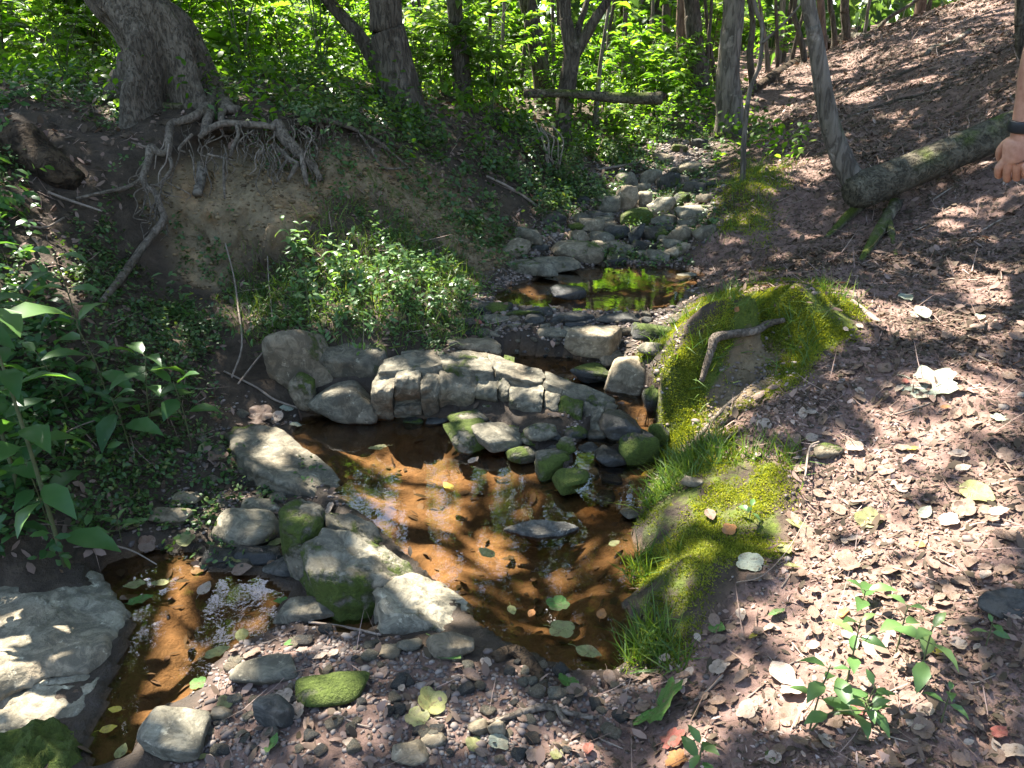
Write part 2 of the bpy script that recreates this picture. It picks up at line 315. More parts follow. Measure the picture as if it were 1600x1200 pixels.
# water: clear, faintly tea-coloured, mirror at grazing angles
q = NT('stream_water'); p = q.pos(); nb = q.bump(q.math('ADD', q.noise(p, 9.0, 3), q.math('MULTIPLY', q.noise(p, 42.0, 2), 0.25)), 0.025, 0.02)
fr = q.n('Fresnel'); fr.inputs[0].default_value = 1.33; q.l(nb, fr.inputs['Normal']); tr = q.n('BsdfTransparent'); tr.inputs[0].default_value = (0.90, 0.80, 0.64, 1)
gl = q.n('BsdfGlossy'); gl.inputs['Roughness'].default_value = 0.0124; q.l(nb, gl.inputs['Normal']); mx = q.n('MixShader')
q.l(q.math('MULTIPLY_ADD', fr.outputs[0], 1.8, 0.02), mx.inputs[0]); q.l(tr.outputs[0], mx.inputs[1]); q.l(gl.outputs[0], mx.inputs[2]); M['water'] = q.done(mx.outputs[0])
# ------------------------------------------------------------------ terrain: heights from points read off the photograph
WL = dict(A=0.0, B=-0.06, C=0.28, C2=0.12, D=0.05, E=-0.03)
POOLPX = dict(
 A=[(474,650),(560,640),(640,650),(700,656),(765,672),(815,695),(860,735),(905,772),(975,798),(1000,815),(992,840),(1008,862),(980,885),(996,915),(978,945),(1002,975),(985,1005),(972,1030),(950,1048),(900,1050),(840,1022),(770,995),(720,945),(665,895),(614,850),(566,805),(515,768),(484,722),(450,682)],
 B=[(165,880),(230,858),(300,862),(330,890),(420,900),(455,925),(420,960),(440,985),(400,1010),(350,1040),(310,1095),(230,1130),(205,1195),(130,1215),(150,1120),(190,1040),(205,980),(150,920)],
 C=[(770,458),(830,437),(890,420),(960,412),(1060,418),(1110,430),(1078,450),(1062,478),(1010,490),(900,488),(820,480),(770,472)],
 C2=[(740,566),(800,552),(900,560),(960,585),(1000,610),(1022,640),(1000,655),(960,630),(900,615),(840,592),(780,578)],
 D=[(945,650),(1020,660),(1032,700),(1028,745),(990,790),(930,785),(895,745),(890,705)],
 E=[(470,962),(520,950),(580,965),(585,985),(540,990),(480,980)])
POOL = {k: [tuple(atZ(px, py, WL[k])[:2]) for px, py in v] for k, v in POOLPX.items()}
CTL = [ # px, py, depth (m)
 # foreground gravel and right bank
 (700,1200,1.24),(500,1150,1.30),(330,1130,1.38),(900,1200,1.22),(1100,1150,1.25),(1300,1100,1.25),(1600,1200,1.05),(1600,900,1.55),(1400,1000,1.4),(800,1100,1.42),(600,1050,1.53),
 (1000,1040,1.60),(990,950,1.80),(1005,860,2.10),(1060,880,1.87),(1035,960,1.74),(1100,950,1.66),(1150,850,1.96),(1040,800,2.17),(1020,905,1.95),(1100,760,2.22),(1180,720,2.30),(1250,800,2.05),(1400,700,2.2),(1600,700,2.1),(1400,850,1.78),
 (1040,720,2.66),(1030,650,2.86),(1035,600,2.98),(1048,540,2.93),(1085,500,3.02),(1130,474,3.06),(1185,447,3.08),(1240,446,3.12),(1285,462,3.14),(1320,500,3.12),(1150,600,2.97),(1120,660,2.74),(1195,560,3.06),(1180,530,3.12),(1225,600,2.74),(1160,660,2.6),(1085,620,2.86),(1250,580,2.78),(1400,560,2.72),(1600,560,2.6),
 (1090,470,3.66),(1060,490,3.74),(1240,430,3.75),(1030,530,3.45),(1300,400,4.2),(1500,400,3.85),(1150,420,4.35),(1600,400,3.75),(1130,440,4.1),
 (1130,330,5.3),(1165,280,5.45),(1110,380,4.9),(1120,350,5.0),(1200,272,5.6),(1150,345,5.05),(1220,270,5.9),(1280,330,5.0),(1340,320,4.85),(1450,330,4.6),(1400,260,5.4),(1600,250,4.7),(1500,200,5.9),(1600,100,6.1),(1300,200,6.9),(1220,210,7.4),(1150,200,8.3),(1080,215,8.4),
 (1180,180,9.3),(1260,100,10.6),(1390,40,11.6),(1540,-10,10.6),(1500,80,8.2),(1350,150,8.0),
 # stream
 (850,770,2.50),(980,800,2.36),(760,990,1.69),(610,850,2.16),(505,765,2.50),(440,680,2.98),(740,560,3.48),(860,555,3.5),(980,570,3.32),(1000,520,3.6),(800,520,3.65),(900,500,3.75),(700,540,3.35),
 (770,455,4.33),(830,430,4.66),(950,405,5.0),(1080,425,4.72),(830,490,3.82),(980,495,3.8),(860,380,5.15),(980,360,5.45),(1070,360,5.4),(950,320,6.1),(1060,320,6.05),(1000,280,6.9),(1060,250,7.6),(880,330,5.9),(1080,300,6.4),
 (640,665,3.06),(700,668,3.02),(760,668,2.95),(800,685,2.84),(860,695,2.76),(910,695,2.78),(940,655,2.92),(750,580,3.27),(650,600,3.3),(860,620,3.08),(900,635,2.98),(930,640,2.93),
 # left shore, slabs
 (400,700,2.85),(420,760,2.60),(300,780,2.48),(330,870,2.15),(200,840,2.18),(80,890,1.98),(50,1000,1.72),(80,1100,1.50),(0,1200,1.33),(450,870,2.13),(0,900,1.93),(560,930,1.9),
 (440,645,3.13),(470,620,3.2),(400,620,3.16),(410,580,3.36),
 # left slope
 (0,830,2.02),(100,700,2.42),(0,600,2.62),(0,450,3.05),(0,300,3.62),(0,200,4.2),(0,150,4.85),(200,700,2.56),(300,640,2.92),(200,560,3.0),(330,590,3.2),(380,540,3.42),(260,480,3.6),(350,480,3.72),(150,400,3.6),(200,420,3.75),
 # bench and bank face
 (430,530,3.42),(520,530,3.4),(600,545,3.32),(480,460,3.72),(570,430,3.85),(660,440,3.9),(730,480,3.85),(420,420,4.05),(330,440,3.95),(300,400,4.05),(540,360,4.22),(640,380,4.35),(740,410,4.55),(780,390,4.85),
 (270,322,4.14),(340,312,4.16),(430,328,4.14),(500,300,4.4),(330,260,4.42),(420,250,4.47),(480,220,4.6),(560,250,4.72),(640,270,4.95),(700,310,5.05),(760,340,5.1),(330,200,4.55),(240,200,4.5),(400,180,4.75),(520,195,4.85),(600,200,5.15),
 (250,150,5.0),(120,150,5.0),(400,140,5.3),(500,160,5.4),(625,165,6.0),(700,190,6.0),(760,230,6.0),(820,270,6.0),(860,300,6.2),(720,155,7.3),(878,215,7.4),(930,250,7.2),(820,200,7.0),(960,220,8.2),(1000,190,9.0),
]
CW = [(-7,6,1.3),(-6,9,1.3),(-3,9,1.3),(0,10,1.2),(2,12,1.0),(-10,3,1.5),(-4,3.5,1.15),(-3.5,2,.75),(-5,0,1.0),(-2.5,0,.25),(0,0,.05),(0,-3,.1),(2,0.2,.45),(3,-3,.9),(-4,-4,.9),(4,2,1.15),(6,3,2.2),
 (10,2,4.0),(10,7,4.0),(9,12,3.1),(4,14,1.0),(7,16,1.7),(15,10,5.5),(14,20,3.2),(0,18,1.1),(-8,18,1.4),(-18,10,1.8),(-15,-5,2.0),(12,-8,4.0),(0,-15,.6),(4,5.2,1.62),(5.2,8,1.85),(5,1,1.7),
 (30,30,5),(0,35,1.4),(-30,30,2.2),(40,0,9),(-40,0,3),(0,-40,1.5),(0,80,2),(-80,40,3),(80,40,8),(150,150,8),(-150,150,4),(150,-150,8),(-150,-150,3),(0,150,3)]
CPT = np.array([atY(*p) for p in CTL] + [np.array(p, float) for p in CW])
def _phi(r): return np.sqrt(r * r + 0.03 ** 2)
_D = np.hypot(CPT[:, None, 0] - CPT[None, :, 0], CPT[:, None, 1] - CPT[None, :, 1]); _n = len(CPT)
_A = np.zeros((_n + 3, _n + 3)); _A[:_n, :_n] = _phi(_D) - 0.012 * np.eye(_n); _A[:_n, _n] = 1; _A[:_n, _n + 1:] = CPT[:, :2]; _A[_n, :_n] = 1; _A[_n + 1:, :_n] = CPT[:, :2].T
_W = np.linalg.solve(_A, np.concatenate([CPT[:, 2], [0, 0, 0]]))
def H0(x, y):
    x = np.asarray(x, float); y = np.asarray(y, float); sh = x.shape; x = x.ravel(); y = y.ravel(); z = np.empty(len(x))
    for a in range(0, len(x), 40000):
        s = slice(a, a + 40000); r = np.hypot(x[s, None] - CPT[None, :, 0], y[s, None] - CPT[None, :, 1])
        z[s] = _phi(r) @ _W[:_n] + _W[_n] + _W[_n + 1] * x[s] + _W[_n + 2] * y[s]
    d = np.hypot(x, y); near = 1 - sstep(8, 20, d)
    z += 0.10 * vn2(x * 1.3, y * 1.3, 3) * sstep(1.5, 6, d) + (0.045 * vn2(x * 3.1, y * 3.1, 4) + 0.028 * vn2(x * 7, y * 7, 5)) * (0.35 + 0.65 * near) + near * (0.016 * vn2(x * 17, y * 17, 6) + 0.009 * vn2(x * 41, y * 41, 8))
    for k in ('B', 'E', 'C', 'C2', 'D', 'A'):
        p = np.array(POOL[k]); lo = p.min(0) - 0.4; hi = p.max(0) + 0.4
        m = (x > lo[0]) & (x < hi[0]) & (y > lo[1]) & (y < hi[1])
        if not m.any(): continue
        s = sdist(x[m], y[m], POOL[k]) + 0.03 * vn2(x[m] * 12, y[m] * 12, 9); wl = WL[k]; zz = z[m]
        nb = 0.02 * vn2(x[m] * 9, y[m] * 9, 11) + 0.012 * vn2(x[m] * 30, y[m] * 30, 12)
        inside = wl - 0.012 - (0.10 if k in 'AB' else 0.06) * sstep(0, 0.32, s) + nb * sstep(0, .1, s) * 1.2
        rim = np.maximum(zz, wl + 0.012 + 0.10 * np.clip(-s, 0, 0.05) - 1.6 * np.clip(-s - .05, 0, 1) + nb * .3)
        zz = np.where(s > 0, np.minimum(zz, inside), np.where(s > -0.3, rim, zz)); z[m] = zz
    return z.reshape(sh)
def axis(lo, hi, c0, c1, base, g):
    a = [c0]
    while a[-1] < c1: a.append(a[-1] + base)
    st = base
    while a[-1] < hi: st = max(base, base + g * (a[-1] - c1)); a.append(a[-1] + st)
    b = [c0]
    while b[-1] > lo: st = base + g * (c0 - b[-1]); b.append(b[-1] - st)
    return np.array(b[:0:-1] + a)
gx = axis(-160, 160, -1.6, 1.9, 0.017, 0.017); gy = axis(-60, 170, 0.95, 3.6, 0.016, 0.0165)
nx, ny = len(gx), len(gy)
GX, GY = np.meshgrid(gx, gy); GZ = H0(GX, GY)
def H(x, y):                                  # bilinear look-up in the finished grid
    x = np.asarray(x, float); y = np.asarray(y, float)
    i = np.clip(np.searchsorted(gx, x) - 1, 0, nx - 2); j = np.clip(np.searchsorted(gy, y) - 1, 0, ny - 2)
    fx = np.clip((x - gx[i]) / (gx[i + 1] - gx[i]), 0, 1); fy = np.clip((y - gy[j]) / (gy[j + 1] - gy[j]), 0, 1)
    return (GZ[j, i] * (1 - fx) + GZ[j, i + 1] * fx) * (1 - fy) + (GZ[j + 1, i] * (1 - fx) + GZ[j + 1, i + 1] * fx) * fy
def hit(px, py, off=0.0):
    d = ray(px, py); t = np.geomspace(0.7, 120, 2500); P = np.array([0, 0, CAMZ]) + d * t[:, None]
    below = P[:, 2] < H(P[:, 0], P[:, 1])
    k = int(np.argmax(below)) if below.any() else len(t) - 1
    return np.array([0, 0, CAMZ]) + d * (t[k] - off / np.linalg.norm(d))
# region weights
R = {}
R['litter'] = [(1700,-60),(1480,-30),(1180,185),(1200,285),(1130,335),(1080,445),(1330,470),(1300,560),(1150,640),(1080,720),(1230,720),(1235,850),(1130,960),(1010,1050),(900,1130),(700,1300),(1700,1300)]
R['slope'] = [(-200,150),(330,150),(260,200),(200,300),(180,430),(330,520),(345,640),(270,760),(200,840),(-200,900)]
R['bench'] = [(380,420),(480,330),(560,320),(680,360),(740,430),(760,500),(700,545),(600,545),(420,530),(340,520)]
R['upper'] = [(380,120),(560,150),(680,160),(800,200),(900,230),(1000,200),(1060,215),(980,280),(900,340),(800,345),(720,260),(600,215),(480,190)]
R['face'] = [(520,240),(640,250),(760,330),(800,400),(740,430),(680,360),(560,320)]
R['clay'] = [(240,290),(330,240),(480,225),(560,230),(700,290),(800,390),(760,420),(640,350),(560,330),(480,350),(430,440),(350,450),(270,420)]
R['mound'] = [(1045,720),(1005,690),(1005,610),(1030,555),(1100,500),(1190,450),(1280,450),(1330,500),(1270,560),(1190,600),(1110,680)]
R['hollow'] = [(1125,560),(1170,525),(1230,530),(1225,570),(1170,630),(1115,690),(1095,690),(1110,620)]
R['mound_near'] = [(975,1030),(965,900),(985,810),(1040,735),(1130,690),(1240,690),(1225,800),(1215,860),(1120,900),(1090,980),(1060,1040)]
R['mound_far'] = [(1110,385),(1120,330),(1160,275),(1225,265),(1215,310),(1180,360)]
R['crest'] = [(90,118),(420,112),(540,165),(430,192),(300,168),(180,178),(90,165)]
R['gravel'] = [(210,1300),(320,1090),(380,1020),(460,985),(560,1000),(700,1030),(850,1040),(1000,1060),(900,1300)]
R['shore'] = [(200,850),(280,750),(340,640),(450,640),(440,700),(540,800),(460,900),(330,900)]
R['stream'] = [(740,565),(700,540),(760,500),(740,440),(800,400),(860,320),(960,260),(1080,210),(1110,220),(1120,330),(1080,420),(1060,500),(1030,560),(1030,740),(950,800),(850,770),(900,640)]
PX, PY, PD = proj(np.stack([GX, GY, GZ], -1)); BEH = GY < 0.3
def region(name, soft=25.0, warp=22.0):
    wx = PX + warp * 2 * vn2(GX * 5, GY * 5, 21); wy = PY + warp * 2 * vn2(GX * 5, GY * 5, 22)
    return np.where(BEH, 0, sstep(-soft, soft, sdist(wx, wy, R[name])))
W_ = {k: region(k) for k in R}
def poolw(grow, ks='A B C C2 D E'.split()):
    o = np.zeros(GX.shape)
    m = (np.abs(GX) < 3) & (GY > 0.5) & (GY < 7)
    for k in ks: o[m] = np.maximum(o[m], sstep(-grow, 0.02, sdist(GX[m], GY[m], POOL[k])))
    return o
bed = np.zeros(GX.shape)
for k in WL: bed = np.maximum(bed, poolw(0.015, [k]) * (1 - sstep(WL[k] - .002, WL[k] + .012, GZ)))
wet = np.clip(poolw(0.16) * 0.9, 0, 1)
wet = np.maximum(wet, 0.6 * W_['stream'] * (1 - W_['mound'])); wet[bed > 0.5] = 0.05
clay = np.clip(W_['clay'] + 0.55 * W_['face'] + .8 * W_['hollow'], 0, 1) * (1 - W_['bench'] * 0.8)
moss = np.clip(W_['mound'] + W_['mound_near'] * 0.55 + 0.5 * W_['mound_far'], 0, 1) * 0.85 * (1 - .8 * W_['hollow']) + 0.28 * W_['face'] + 0.15 * W_['clay']
far_right = sstep(0.6, 2.5, GX - 0.15 * GY)
soil = np.clip(1 - np.maximum(W_['litter'], np.maximum(far_right * (GY > -1), 0.75 * W_['gravel'])), 0, 1)
idx = (np.arange(ny)[:, None] * nx + np.arange(nx)[None]); a = idx[:-1, :-1]; b = idx[:-1, 1:]; c_ = idx[1:, 1:]; d_ = idx[1:, :-1]
gF = np.stack([a, b, c_, d_], -1).reshape(-1, 4)
notch = np.where(BEH, 0, sstep(-6, 16, sdist(PX + 30 * vn2(GX * 6, GY * 6, 23), PY + 14 * vn2(GX * 9, GY * 9, 24), [(285,222),(350,208),(430,214),(500,190),(560,205),(600,222),(560,235),(500,232),(440,262),(350,262),(295,250)]))) * (GY > 3.8) * (GY < 6)
crumb = np.clip(W_['clay'] + W_['face'], 0, 1) * (.10 * vn2(GX * 12 + 5 * GZ, GZ * 16, 25) + .06 * vn2(GX * 29, GZ * 29, 26) + .12 * vn2(GX * 4, GZ * 9, 27) + .03 * vn2(GX * 60, GZ * 60, 28))
gme = mesh('ground', np.stack([GX, GY + .2 * notch + crumb * (GY > 3.6), GZ], -1).reshape(-1, 3), gF, M['ground'], attrs=dict(soil=soil.ravel(), clay=clay.ravel(), moss=moss.ravel(), bed=bed.ravel(), wet=wet.ravel()))
obj('ground', gme, kind='structure')
# water sheets: one per pool, slightly larger than the pool so that the shore cuts them
WN = dict(A='pool_water', B='lower_pool_water', C='upper_pool_water', C2='step_pool_water', D='channel_water', E='puddle_water')
for k, poly in POOL.items():
    p = np.array(poly); c0 = p.mean(0); bm = bmesh.new(); n = len(p); vs = []
    for i in range(n):
        t = p[(i + 1) % n] - p[i - 1]; nn = np.array([t[1], -t[0]]); nn /= np.linalg.norm(nn)
        if (p[i] - c0) @ nn < 0 and sdist(np.array([p[i][0] + nn[0] * .02]), np.array([p[i][1] + nn[1] * .02]), poly)[0] > 0: nn = -nn
        if sdist(np.array([p[i][0] + nn[0] * .02]), np.array([p[i][1] + nn[1] * .02]), poly)[0] > 0: nn = -nn
        vs.append(bm.verts.new((p[i][0] + nn[0] * .035, p[i][1] + nn[1] * .035, WL[k])))
    f = bm.faces.new(vs); bmesh.ops.triangulate(bm, faces=[f]); bmesh.ops.recalc_face_normals(bm, faces=bm.faces)
    for f in bm.faces:
        if f.normal.z < 0: f.normal_flip()
    me = bpy.data.meshes.new(WN[k]); bm.to_mesh(me); bm.free(); me.materials.append(M['water'])
    obj(WN[k], me, kind='structure')
# ------------------------------------------------------------------ rocks
_ico = {}
def ico(n):
    if n not in _ico:
        bm = bmesh.new(); bmesh.ops.create_icosphere(bm, subdivisions=n, radius=1.0); bm.verts.ensure_lookup_table()
        _ico[n] = (np.array([v.co[:] for v in bm.verts]), np.array([[v.index for v in f.verts] for f in bm.faces])); bm.free()
    return _ico[n]
def rock_shape(w, d, h, seed, sub=4, sharp=24, cuts=10, rough=0.07, flat_top=0.0, box=1.0):
    r = np.random.RandomState(seed); D, F = ico(sub)
    ns, ds = [], []
    for ax in np.vstack([np.eye(3), -np.eye(3)]):
        j = 0.16 if ax[2] < .5 or not flat_top else 0.05
        ns.append(ax + r.normal(size=3) * j); ds.append(r.uniform(0.84, 1.0) / box)
    for _ in range(cuts):
        v = r.normal(size=3); v /= np.linalg.norm(v)
        if flat_top and v[2] > .3: v[2] = .2
        ns.append(v); ds.append(r.uniform(0.74, 1.08))
    ns = norm(np.array(ns)); ds = np.array(ds)
    q = np.maximum(D @ ns.T, 0) / ds[None]
    rad = (q ** sharp).sum(1) ** (-1.0 / sharp)
    V = D * rad[:, None]
    V = V / np.abs(V).max(0) * np.array([w, d, h]) * 0.5
    sc_ = min(w, d, h) ; ms = (w * d * h) ** (1 / 3)
    n_ = fbm3(V / ms * 2.2 + seed, seed, 3); n2 = fbm3(V / ms * 7 + seed * 3, seed + 5, 3); st = np.abs(fbm3(np.stack([V[:, 0], V[:, 1], V[:, 2] * 4], -1) / ms * 2.0, seed + 9, 2))
    V = V + norm(V / np.array([w, d, h])) * ((n_ * rough * 1.6 + n2 * rough * 0.55 - st * rough * 0.5) * (0.5 * sc_ + 0.35 * ms))[:, None]
    return V, F
seedc = [100]
def rock(l, t, r, b, label=None, mat='rock', name='rock', dr=0.8, yaw=0.0, moss=0.25, tone=0.0, sub=4, Y=None, zb=None, sink=0.12, cuts=10, sharp=24, rough=0.075, group=None, parent=None, tilt=(0, 0), flat_top=0, hmin=0.22, wet=-9.0, hk=None, cat='rock'):
    seedc[0] += 1; seed = seedc[0]
    cx = (l + r) / 2
    B = atY(cx, b, Y) if Y is not None else (atZ(cx, b, zb) if zb is not None else hit(cx, b))
    dep = B[1] * CP - (B[2] - CAMZ) * SP; th = math.atan2(CAMZ - B[2], B[1])
    W = (r - l) * dep / FPX; E = (b - t) * dep / FPX; Dp = dr * W
    Hh = (E - Dp * math.sin(th)) / math.cos(th)
    if hk is not None: Hh = hk * W; Dp = max(0.3 * W, (E - Hh * math.cos(th)) / math.sin(th))
    if Hh < hmin * W:
        Hh = hmin * W; Dp = max(0.25 * W, (E - Hh * math.cos(th)) / math.sin(th))
    s = sink * Hh
    V, F = rock_shape(W * 1.08, Dp * 1.1, Hh * 1.08 + s, seed, sub, sharp, cuts, rough, flat_top)
    me = mesh(name, V, F, M[mat], smooth=True)
    o = obj(name, me, parent, label=label, cat=cat if parent is None else None, group=group)
    o.location = (B[0], B[1] + Dp / 2 * 0.95, B[2] + (Hh - s) / 2); o.rotation_euler = (tilt[0], tilt[1], yaw)
    o['moss'] = float(moss); o['tone'] = float(tone); o['wet'] = float(wet)
    return o
# the stacked boulders at the head of the main pool
b1 = rock(416,520,512,614,'big tan boulder with a stained lower face at the end of the stone wall','rock_tan','boulder',dr=.7,moss=.3,sink=.2,Y=3.22,yaw=.15,wet=.03)
b2 = rock(492,536,608,604,'grey blocky boulder resting on top of a pale rounded one beside the pool','rock','boulder',dr=.7,moss=.38,Y=3.22,tone=-.25,sink=.1,wet=.02,sharp=18)
rock(482,586,586,662,'pale rounded boulder at the water edge under a grey blocky one','rock','boulder',dr=.6,moss=.2,zb=0.0,tone=.05,sink=.15,sharp=9,wet=.025)
rock(449,580,491,638,'small yellow mossy stone wedged left against the pale rounded boulder','rock_tan','boulder',dr=.7,moss=.5,Y=3.12,wet=.02)
rock(472,583,492,640,'narrow upright stone between the mossy stone and pale rounded boulder','rock','boulder',dr=1.2,moss=.4,Y=3.13,sub=3)
for b_, dz_ in ((b1, .035), (b2, .03)): b_.scale = (1.04, 1.0, 1.25); b_.location.z += dz_
led = bpy.data.objects.new('rock_ledge', None); COL.objects.link(led); led['label'] = 'jointed grey bedrock ledge with mossy cracks crossing the stream above the pool'; led['category'] = 'rock ledge'
def blk(l, t, r, b, **k):
    k.setdefault('name', 'block'); k.setdefault('sub', 4); k.setdefault('rough', .05); k.setdefault('sharp', 16); return rock(l, t, r, b, parent=led, **k)
FB = [(584,654),(620,656),(658,654),(700,646),(745,646),(790,655),(835,664),(880,676),(930,690),(965,700)]; FT = [(578,600),(618,604),(655,600),(700,592),(750,600),(792,608),(838,616),(885,630),(930,642),(960,652)]; BT = [(600,560),(630,553),(660,549),(700,546),(755,550),(800,562),(845,578),(890,594),(935,612),(968,630)]
ZT = [.20,.21,.21,.20,.19,.18,.172,.162,.15,.14]
def strip(L, Z):
    W3 = np.array([atZ(px, py, z) for (px, py), z in zip(L, Z)]); t = np.linspace(0, 1, len(L)); return lambda s: np.stack([np.interp(s, t, W3[:, k]) for k in range(3)], -1)
fB = strip(FB, [-.02, -.02, -.01, 0, .01, .01, .0, .0, .0, .0]); fT = strip(FT, ZT); fK = strip(BT, [z + .035 for z in ZT])
cuts_ = [0, .10, .23, .30, .43, .52, .565, .69, .75, .84, .93, 1.0]
for i in range(len(cuts_) - 1):
    rq = np.random.RandomState(70 + i); split = i in (1, 4, 7); nr = 22; hs_ = np.linspace(0, 1, 34)
    for part_ in ((0, .46), (.46, 1)) if split else ((0, 1),):
        ns = 20; u = np.linspace(0, 1, ns); s0, s1 = cuts_[i], cuts_[i + 1]; lean = rq.uniform(-.03, .045); dx = rq.uniform(-.028, .028); dz = rq.uniform(-.012, .008) if part_[1] == 1 else 0
        U, Hh_ = np.meshgrid(u, hs_); ed = np.minimum(U, 1 - U) * (s1 - s0); rnd_ = np.exp(-ed / .0028)                       # rounded block ends
        wob = lambda c_: .012 * vn2(Hh_ * 5, np.full_like(Hh_, c_ * 40.0), 77) + .03 * (vn2(np.full_like(Hh_, 3.3), np.full_like(Hh_, c_ * 40.0), 79)) * (np.minimum(Hh_, .5) * 2 - .5)
        ss = np.clip((s0 + wob(s0)) * (1 - U) + (s1 + wob(s1)) * U, 0, 1)
        # profile: 0-.5 face, .5-1 top
        lo, hi = part_; fc_ = np.clip(Hh_ / .5, 0, 1); tp = np.clip((Hh_ - .5) / .5, 0, 1); fz = lo + (hi - lo) * fc_
        Bp, Tp, Kp = fB(ss), fT(ss), fK(ss); Kp = Tp + (Kp - Tp) * (1.0 if hi == 1 else .8)
        Pf = Bp + (Tp - Bp) * fz[..., None]; Pt = Bp + (Tp - Bp) * hi + (Kp - Tp) * tp[..., None]; Pq = np.where((Hh_ < .5)[..., None], Pf, Pt)
        n_out = norm((Tp - Kp) * np.array([1, 1, 0])); bul = .018 * np.sin(np.pi * fc_) * (Hh_ <= .5) - .02 * np.exp(-np.abs(Hh_ - .5) / .05) - (.02 * np.exp(-fc_ / .06) if lo > 0 else 0)
        Pq = Pq + n_out * (dx + bul - .011 * rnd_)[..., None]; Pq[..., 2] += dz - .004 * rnd_ * (Hh_ > .45) - .012 * np.exp(-np.abs(Hh_ - .5) / .04)
        Vq = Pq.reshape(-1, 3); nz = fbm3(Vq * 9, 300 + i, 3); n2 = fbm3(Vq * 34, 310 + i, 3); Vq = Vq + (n_out.reshape(-1, 3) + np.array([0, 0, .6])) * (.048 * nz + .018 * n2 - .012 * np.abs(fbm3(Vq * 16, 330 + i, 2)))[:, None]
        back = Vq.reshape(34, ns, 3)[-1] - np.array([0, 0, .16]); Vq = np.vstack([Vq, back]); kk = np.arange(34)[:, None] * ns; jj = np.arange(ns - 1)[None]
        F = np.concatenate([np.stack([kk + jj, kk + jj + 1, kk + ns + jj + 1], -1).reshape(-1, 3), np.stack([kk + jj, kk + ns + jj + 1, kk + ns + jj], -1).reshape(-1, 3)])
        # end walls
        c_in = Vq.mean(0); extra = []
        for col in (0, ns - 1):
            ring = np.arange(35) * ns + col; ci = len(Vq); Vq = np.vstack([Vq, Vq[ring].mean(0) - np.array([0, 0, .03])])
            for q_ in range(34): extra.append((ci, ring[q_ + 1], ring[q_]) if col == 0 else (ci, ring[q_], ring[q_ + 1]))
            extra.append((ci, ring[0], ring[-1]) if col == 0 else (ci, ring[-1], ring[0]))
        F = np.vstack([F, np.array(extra)]); o_ = obj('block', mesh('block', Vq, F, M['rock']), led); o_['moss'] = .08 + [.12, .15, .32, .12, .25, .38, .22, .3, .5, .4, .35][i] + (.12 if lo == 0 and split else 0); o_['tone'] = [.1, .05, -.1, .1, .0, -.1, .0, -.08, -.15, -.2, -.3][i]; o_['wet'] = .015 if i < 8 else .07
blk(690,650,765,706,zb=0.0,yaw=.5,moss=.68,dr=.8,wet=.02)
blk(742,652,815,710,zb=0.0,yaw=.4,moss=.32,tone=.12,dr=.8,wet=.025)
blk(792,688,838,726,zb=0.0,yaw=.3,moss=.62,dr=.9,sub=3)
blk(828,690,894,746,zb=0.0,yaw=.5,moss=.6,dr=.8,wet=.03)
blk(853,718,934,778,zb=0.0,yaw=.4,moss=.78,dr=.8,sharp=10,wet=.02)
blk(700,635,760,668,Y=2.96,yaw=.4,moss=.5,dr=.8,sub=3)
blk(820,655,870,690,Y=2.75,yaw=.4,moss=.4,dr=.8,sub=3)
def rk(l, t, r, b, label, mat='rock', **k): return rock(l, t, r, b, label, mat, **k)
rk(963,662,1028,730,'dark mossy stone in the channel foot under the mossy mound','rock_dark',zb=.04,moss=.62,dr=.8,wet=.07)
rk(938,636,1000,692,'dark wet stone where the stream spills beside the ledge','rock_dark',Y=2.68,moss=.15,dr=.8,wet=.5)
rk(925,690,985,735,'low wet slate stone in the spill below the ledge','rock_dark',zb=.04,moss=.1,dr=.9,wet=.5)
rk(878,505,974,560,'squared pale boulder with a flat sunlit top above the step pool','rock_tan',name='boulder',Y=3.38,moss=.1,tone=.1,dr=.6,sharp=26,cuts=3,flat_top=1,yaw=-.05,rough=.03)
rk(952,545,1028,618,'tan tilted boulder leaning against the foot of the mossy mound','rock_tan',name='boulder',Y=3.12,moss=.15,dr=.7,tilt=(.2,.25),yaw=-.4)
rk(893,560,958,602,'dark green mossy stone standing in the step pool','rock_dark',zb=.12,moss=.62,dr=.8,wet=.18)
rk(935,540,985,572,'grey stone tucked behind the tan tilted boulder','rock',Y=3.36,moss=.2,dr=.8)
rk(704,524,781,556,'flat tan stone lying beside the leafy bench edge','rock_tan',Y=3.42,moss=.15,dr=.5,flat_top=1)
rk(770,500,832,529,'pale wedge stone among small stones above the step pool','rock',moss=.2,tone=.1,dr=.6)
rk(752,512,787,532,'small rounded grey stone beside the pale wedge stone','rock',moss=.1,dr=.8,sub=3)
rk(838,503,905,532,'grey slab half behind the squared pale boulder','rock',moss=.2,dr=.6)
rk(990,500,1062,534,'moss streaked slab between the squared boulder and mossy mound','rock_dark',moss=.55,dr=.6)
rk(1000,528,1042,556,'angular grey stone touching the mossy mound','rock',moss=.2,dr=.8,sub=3)
for (l,t,r,b,mt,mo) in [(735,470,800,492,'rock_dark',.5),(790,478,870,498,'rock_dark',.45),(860,486,935,505,'rock_dark',.3),(930,488,1005,508,'rock_dark',.25),(880,496,930,512,'rock_dark',.2),(745,487,800,505,'rock',.3),(815,490,850,508,'rock_dark',.2),(700,495,745,512,'rock_dark',.3)]:
    rk(l,t,r,b,'thin dark slate slab in the sill that holds the upper pool',mt,moss=mo,dr=.5,group='slate sill below the upper pool',flat_top=1,hmin=.15,tone=.0,wet=.3 if mt=='rock_dark' else -9)
